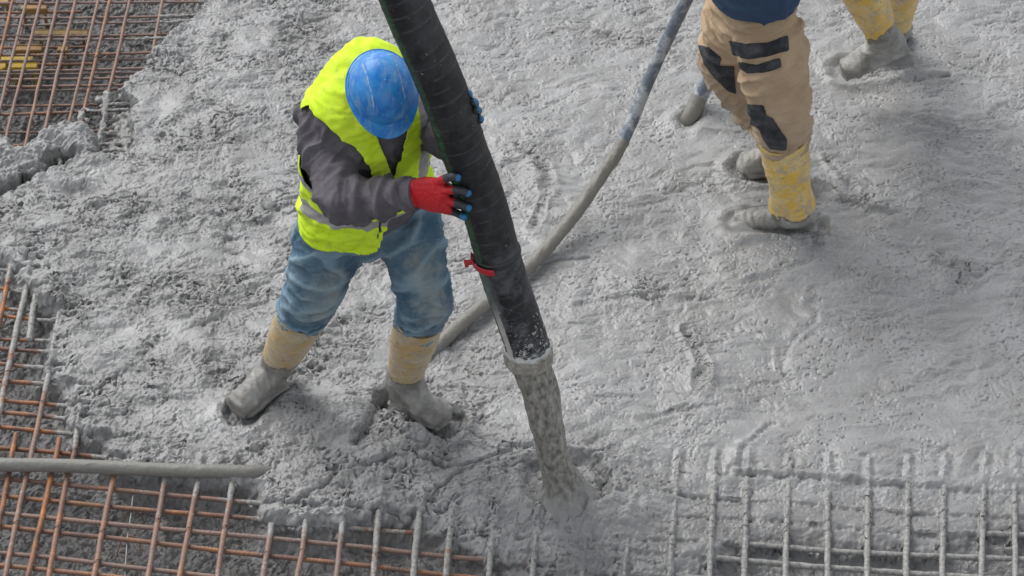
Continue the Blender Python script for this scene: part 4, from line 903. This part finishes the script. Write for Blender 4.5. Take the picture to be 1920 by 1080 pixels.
# jeans
jp = [loft([J['pel']+UP1*.10, J['pel']+UP1*.02, J['pel']-UP1*.07, (J['hipR']+J['hipL'])/2-np.array([0, 0, .10])], [(.165, .120), (.178, .132), (.165, .125), (.07, .08)], 36, side=S1)]
def leg(h_, k_, a_, r, bulge, top_=None):
    d = unit(a_-k_); hem_ = k_+d*.118
    return loft([h_+(h_-k_)*.05, h_*.7+k_*.3, h_*.35+k_*.65, k_, k_+d*.06, k_+d*.10, hem_+d*.04], r, 32, fn=None), hem_
lR, hemR = leg(J['hipR'], J['knR'], J['anR'], [.112, .114, .100, .089, .086, .082, .070], 0)
lL, hemL = leg(J['hipL'], J['knL'], J['anL'], [.110, .106, .095, .088, .086, .081, .070], 0)
V, F, N = remesh(jp+[lR, lL], .0062, 5)
V = wrinkle(V, N, [(J['hipR'], J['knR'], .012, .10), (J['knR'], hemR, .016, .050), (J['hipL'], J['knL'], .012, .10), (J['knL'], hemL, .016, .052)], 28)
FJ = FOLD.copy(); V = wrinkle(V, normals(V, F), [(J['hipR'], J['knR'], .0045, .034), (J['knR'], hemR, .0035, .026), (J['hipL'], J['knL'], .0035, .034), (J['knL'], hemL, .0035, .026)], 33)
dk = np.minimum(segdist(V, J['hipR']*.5+J['knR']*.5+F1*.08, J['knR']+F1*.09)[0], segdist(V, J['hipL']*.7+J['knL']*.3+F1*.08, J['knL']+F1*.09)[0])
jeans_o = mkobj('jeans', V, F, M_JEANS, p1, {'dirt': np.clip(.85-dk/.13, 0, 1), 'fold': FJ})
for (h_, k_, sg) in ((J['hipR'], J['knR'], -1), (J['hipL'], J['knL'], 1)):
    for fo, s2 in ((.35, 1), (.35, -.75)):
        dirv = unit(S1*sg*s2+F1*fo); ln = []
        for u_ in np.linspace(.12, 1.25, 26):
            c_ = h_+(k_-h_)*u_; rel_ = V-c_; ax_ = unit(k_-h_); al = np.abs(rel_@ax_); dd_ = rel_@dirv; of = np.linalg.norm(rel_-np.outer(rel_@ax_, ax_)-np.outer(dd_, dirv), axis=1)
            ok = (al < .012) & (of < .014) & (dd_ > .02) & (dd_ < .16)
            if ok.any(): ln.append(V[ok][dd_[ok].argmax()]+dirv*.0006)
        if len(ln) > 6:
            Vs, Fs, _ = loft(ln, [.0022]*len(ln), 6, rings=120); mkobj('seam', Vs, Fs, M_SEAM, jeans_o)
boot(p1, J['knR']+unit(J['anR']-J['knR'])*.122, J['anR'], atZ(532,722,0.0), atZ(438,782,-.004), .0785, .172, seed=3, mat=M_BOOT_TAN)
boot(p1, J['knL']+unit(J['anL']-J['knL'])*.122, J['anL'], atZ(737,752,-.01), atZ(852,806,-.012), .0785, .165, seed=6, mat=M_BOOT_TAN)
# right glove (red)
wr = J['wrR']; fd_ = dr_
kn = [on_hose(846, 341, .020), on_hose(849, 358, .024), on_hose(849, 378, .022), on_hose(842, 391, .018)]
kn = [atY(828,341,-1.03), atY(833,357,-1.05), atY(833,375,-1.05), atY(827,391,-1.03)]
tips = [[(850,331),(862,335)], [(865,357),(881,364)], [(864,383),(882,391)], [(853,398),(872,408)]]
# order from the top: thumb-side finger first
fing = []
for k_, tp in zip(kn, tips): fing.append([k_, on_hose(*tp[0], .013), on_hose(*tp[1], .010)])
fing[0] = [atY(822,342,-1.03), atY(838,334,-1.06), on_hose(851, 331, .012), on_hose(862, 335, .010)]
thumb = [atY(806,388,-.99), atY(822,400,-.98), on_hose(848, 415, .010)]
cpalm = (kn[1]+kn[2])/2
updir = unit(kn[0]-kn[3])
palm = [([wr, wr*.5+cpalm*.5, cpalm], [(.043, .024), (.056, .024), (.054, .017)], updir), ([kn[0]-fd_*.004, cpalm-fd_*.002, kn[3]-fd_*.006], [.017, .018, .016], fd_), (list(np.array([kn[0], kn[1], kn[2], kn[3]])+fd_*.002), [.0125]*4, fd_)]
V, F, N, tt_, dw = glove_hand(p1, wr, cpalm-wr, fing, palm)
hh1, hh2 = on_hose(858, 350, .004), on_hose(862, 392, .004)
Vd, Fd_, _ = loft([kn[0]*.5+kn[3]*.5-fd_*.02+unit(CAM-wr)*-.016, kn[0]*.5+kn[3]*.5+fd_*.02+unit(CAM-wr)*-.018, (hh1+hh2)/2-unit(CAM-wr)*.012], [(.044, .012), (.050, .012), (.044, .010)], 20, side=updir, rings=14)
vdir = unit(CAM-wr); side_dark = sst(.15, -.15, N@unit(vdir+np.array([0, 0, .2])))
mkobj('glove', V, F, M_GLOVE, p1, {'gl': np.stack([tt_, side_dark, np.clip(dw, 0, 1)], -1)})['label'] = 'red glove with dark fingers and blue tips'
mkobj('palm_coating', Vd, Fd_, M_PATCH, p1)
# left glove, fingers curl round the far side of the hose
def far_side(px, py, Y): return atY(px, py, Y)
wl = J['wrL']; fl_ = [[atY(878,206,-.93), atY(884,178,-.955), atY(876,172,-1.0)], [atY(884,212,-.93), atY(896,192,-.97), atY(893,186,-1.02)], [atY(886,222,-.93), atY(900,210,-.97), atY(899,204,-1.02)], [atY(888,232,-.93), atY(902,228,-.965), atY(903,232,-1.005)], [atY(872,226,-.92), atY(886,196,-.93), atY(889,190,-.94)]]
fl_ = [[atY(868,196,-.93), atY(878,182,-.965), atY(879,175,-1.005)], [atY(876,206,-.93), atY(890,195,-.975), atY(888,190,-1.015)], [atY(880,216,-.93), atY(896,208,-.975), atY(894,206,-1.02)], [atY(882,226,-.93), atY(899,223,-.97), atY(900,226,-1.01)], [atY(864,220,-.90), atY(876,238,-.90), atY(888,240,-.93)]]
V, F, N, tt_, dw = glove_hand(p1, wl, np.array(fl_[1][0])-wl, fl_, [([wl, (wl+fl_[1][0])/2, (np.array(fl_[1][0])+fl_[2][0])/2], [(.034, .022), (.044, .022), (.042, .018)], unit(np.array(fl_[0][0])-fl_[3][0]))])
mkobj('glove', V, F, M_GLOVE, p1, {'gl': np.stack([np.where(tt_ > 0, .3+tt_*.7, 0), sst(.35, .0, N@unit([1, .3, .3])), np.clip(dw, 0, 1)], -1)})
# ---------------------------------------------------------------- generic standing worker for the two at the top
def worker(label, hipA, hipB, knA, knB, anA, anB, bootsA, bootsB, lean, face, trouser_mat, jacket_mat, jacket_len, wristA, wristB, helmat, seed, radii, hem_d=.16, hem_b=.04):
    hipA, hipB, knA, knB, anA, anB = map(np.asarray, (hipA, hipB, knA, knB, anA, anB)); pel = (hipA+hipB)/2+np.array([0, 0, .03])
    root = thing('person', ((anA+anB)/2*np.array([1, 1, 0])), label, 'person')
    lean = unit(lean); face = unit(face); Sd = unit(np.cross(face, lean)); face = unit(np.cross(lean, Sd))
    wa, ch, sh, nk = pel+lean*.14, pel+lean*.32, pel+lean*.46, pel+lean*.55; hd = nk+lean*.12+face*.07
    cr = unit(lean*.8+face*.55); fc = unit(face*.8-lean*.55)
    shA, shB = sh-Sd*.19, sh+Sd*.19
    if np.linalg.norm(shA-hipA) > np.linalg.norm(shB-hipA): shA, shB = shB, shA
    elA = (shA+wristA)/2-face*.06-np.array([0, 0, .16]); elB = (shB+wristB)/2-face*.06-np.array([0, 0, .16])
    hpp, ax = head_parts(hd, cr, fc)
    bp = hpp+[loft([nk-lean*.03, nk, hd-cr*.03], [.062, .058, .06], 16), loft([pel, wa, ch, sh, nk], [(.15, .10), (.14, .1), (.16, .11), (.15, .1), (.06, .06)], 24, side=Sd)]
    for s_, e_, w_ in ((shA, elA, wristA), (shB, elB, wristB)):
        bp.append(loft([sh, s_, e_, w_], [.05, .048, .038, .028], 16)); hd_ = unit(w_-e_)
        bp.append(loft([w_, w_+hd_*.05, w_+hd_*.09], [(.028, .02), (.042, .018), (.04, .014)], 14, side=Sd))
        up_ = unit(np.cross(hd_, Sd))
        for q in range(4):
            o_ = Sd*(q-1.5)*.020; ln = (.060, .070, .066, .052)[q]; b0 = w_+hd_*.085+o_
            bp.append(loft([b0, b0+hd_*ln*.45+up_*.008, b0+hd_*ln*.75-up_*-.026, b0+hd_*ln*.62+up_*.045], [.0105, .0098, .009, .008], 10))
        bp.append(loft([w_+hd_*.03+Sd*.03, w_+hd_*.06+Sd*.052+up_*.012, w_+hd_*.085+Sd*.045+up_*.032], [.012, .011, .009], 10))
    for a, b_, c_ in ((hipA, knA, anA), (hipB, knB, anB)): bp.append(loft([a, b_, c_, c_-np.array([0, 0, .04])], [.085, .055, .038, .035], 16))
    V, F, N = remesh(bp, .006, 3); mkobj('body', V, F, M_SKIN, root)
    helmet(root, hd+cr*.03, cr, fc, helmat)
    tp = [loft([pel+lean*.10, pel+lean*.02, pel-lean*.07, pel-lean*.15], [(.17, .125), (.180, .135), (.165, .125), (.07, .08)], 32, side=Sd)]; hems = []
    for h_, k_, a_, hd2 in ((hipA, knA, anA, hem_d), (hipB, knB, anB, hem_d+hem_b)):
        d = unit(a_-k_); hm = k_+d*hd2; hems.append(hm); tp.append(loft([h_+(h_-k_)*.05, h_*.7+k_*.3, h_*.35+k_*.65, k_, k_+d*hd2*.55, hm, hm+d*.03], radii, 32))
    V, F, N = remesh(tp, .0065, 5)
    V = wrinkle(V, N, [(hipA, knA, .015, .085), (knA, hems[0], .018, .055), (hipB, knB, .015, .085), (knB, hems[1], .018, .055)], seed)
    V = wrinkle(V, normals(V, F), [(hipA, knA, .0025, .035), (knA, hems[0], .0035, .03), (hipB, knB, .0025, .035), (knB, hems[1], .0035, .03)], seed+3)
    V = np.asarray(V); N = normals(V, F)
    dirt = 1.1-sst(.35, .85, V[:, 2]); tr = mkobj('trousers', V, F, trouser_mat, root, {'dirt': dirt*.6})
    k = .0
    js = pel-lean*jacket_len; jp_ = [loft([js, js+lean*.05, js+lean*.12, ch+lean*.03, sh, nk], [(.200, .150), (.208, .160), (.20, .155), (.205, .155), (.18, .135), (.085, .08)], 40, side=Sd)]
    for s_, e_, w_ in ((shA, elA, wristA), (shB, elB, wristB)): jp_.append(loft([sh, s_, (s_+e_)/2, e_, (e_+w_)/2, w_], [.08, .078, .074, .066, .055, .045], 26))
    V2, F2, N2 = remesh(jp_, .007, 5); V2 = wrinkle(V2, N2, [(pel, sh, .010, .06), (shA, elA, .009, .05), (shB, elB, .009, .05)], seed+7)
    mkobj('jacket', V2, F2, jacket_mat, root)
    for (hl, to, kw), k_, a_, hd2 in ((bootsA, knA, anA, hem_d), (bootsB, knB, anB, hem_d+hem_b)):
        d = unit(a_-k_); boot(root, k_+d*(hd2-.01), a_, hl, to, **kw)
    return root, V, F, N
# person 2
wA = atZ(1330,-85,.86); wB = atZ(1500,-80,.9)
root2, V, F, N = worker('worker in beige trousers with black knee patches, cut off above the waist', atY(1442,62,.30), atY(1388,30,.50), atY(1464,222,.27), atY(1366,120,.60), atY(1486,388,.33), atY(1480,288,.60),
    (atZ(1532,428,-.015), atZ(1362,424,-.045), dict(rt=.086, dirt_z=.085, seed=11, ra=.073)), (atZ(1494,325,-.01), atZ(1382,322,.0), dict(rt=.076, dirt_z=.13, seed=12)),
    (-.10, -.05, 1), (-1, -.35, 0), M_BEIGE, M_JACKET, -.125, wA, wB, MHEL_W, 31, [.122, .122, .112, .104, .096, .088, .076], .105, .13)
def part_patch(nm, V, F, N, poly, off, mat, root, lbl=None, th=.003):
    V2, F2 = patch(V, F, N, poly, off)
    if len(F2) == 0: return
    o = mkobj(nm, V2, F2, mat, root); solid(o, th*.7, 1)
    if lbl: o['label'] = lbl
part_patch('pocket_flap', V, F, N, [(1368,76),(1400,83),(1440,80),(1477,66),(1479,94),(1440,106),(1400,110),(1375,102)], .0012, M_PATCH, root2)
part_patch('pocket_flap', V, F, N, [(1384,116),(1420,121),(1463,108),(1465,126),(1430,136),(1400,137),(1388,128)], .0012, M_PATCH, root2)
part_patch('knee_patch', V, F, N, [(1386,194),(1432,197),(1437,217),(1450,222),(1476,262),(1474,282),(1444,279),(1432,262),(1424,240),(1405,232),(1396,215)], .0012, M_PATCH, root2)
part_patch('knee_patch', V, F, N, [(1310,85),(1328,88),(1352,108),(1350,122),(1376,124),(1380,175),(1365,170),(1340,145),(1320,118)], .0012, M_PATCH, root2)
# person 3
worker('worker stepping across the slab at the top right, only the yellow boots inside the photo', atY(1560,-240,1.0), atY(1680,-250,1.12), atY(1585,-95,.95), atY(1700,-105,1.15), atY(1652,58,1.05), atY(1672,75,1.40),
    (atY(1700,92,1.10), atY(1568,150,1.02), dict(rt=.085, dirt_z=.25, seed=14, slant=(.02, np.array([-.75, 0, .75])))), (atZ(1700,62,.0), atZ(1640,100,.0), dict(rt=.080, dirt_z=.13, seed=15)),
    (-.10, -.12, 1), (-.8, -.6, 0), M_DARKCLOTH, M_FLEECE, .05, atY(1480,-330,.8), atY(1600,-360,.7), MHEL_W, 41, [.118, .115, .104, .098, .094, .086, .07], .16)
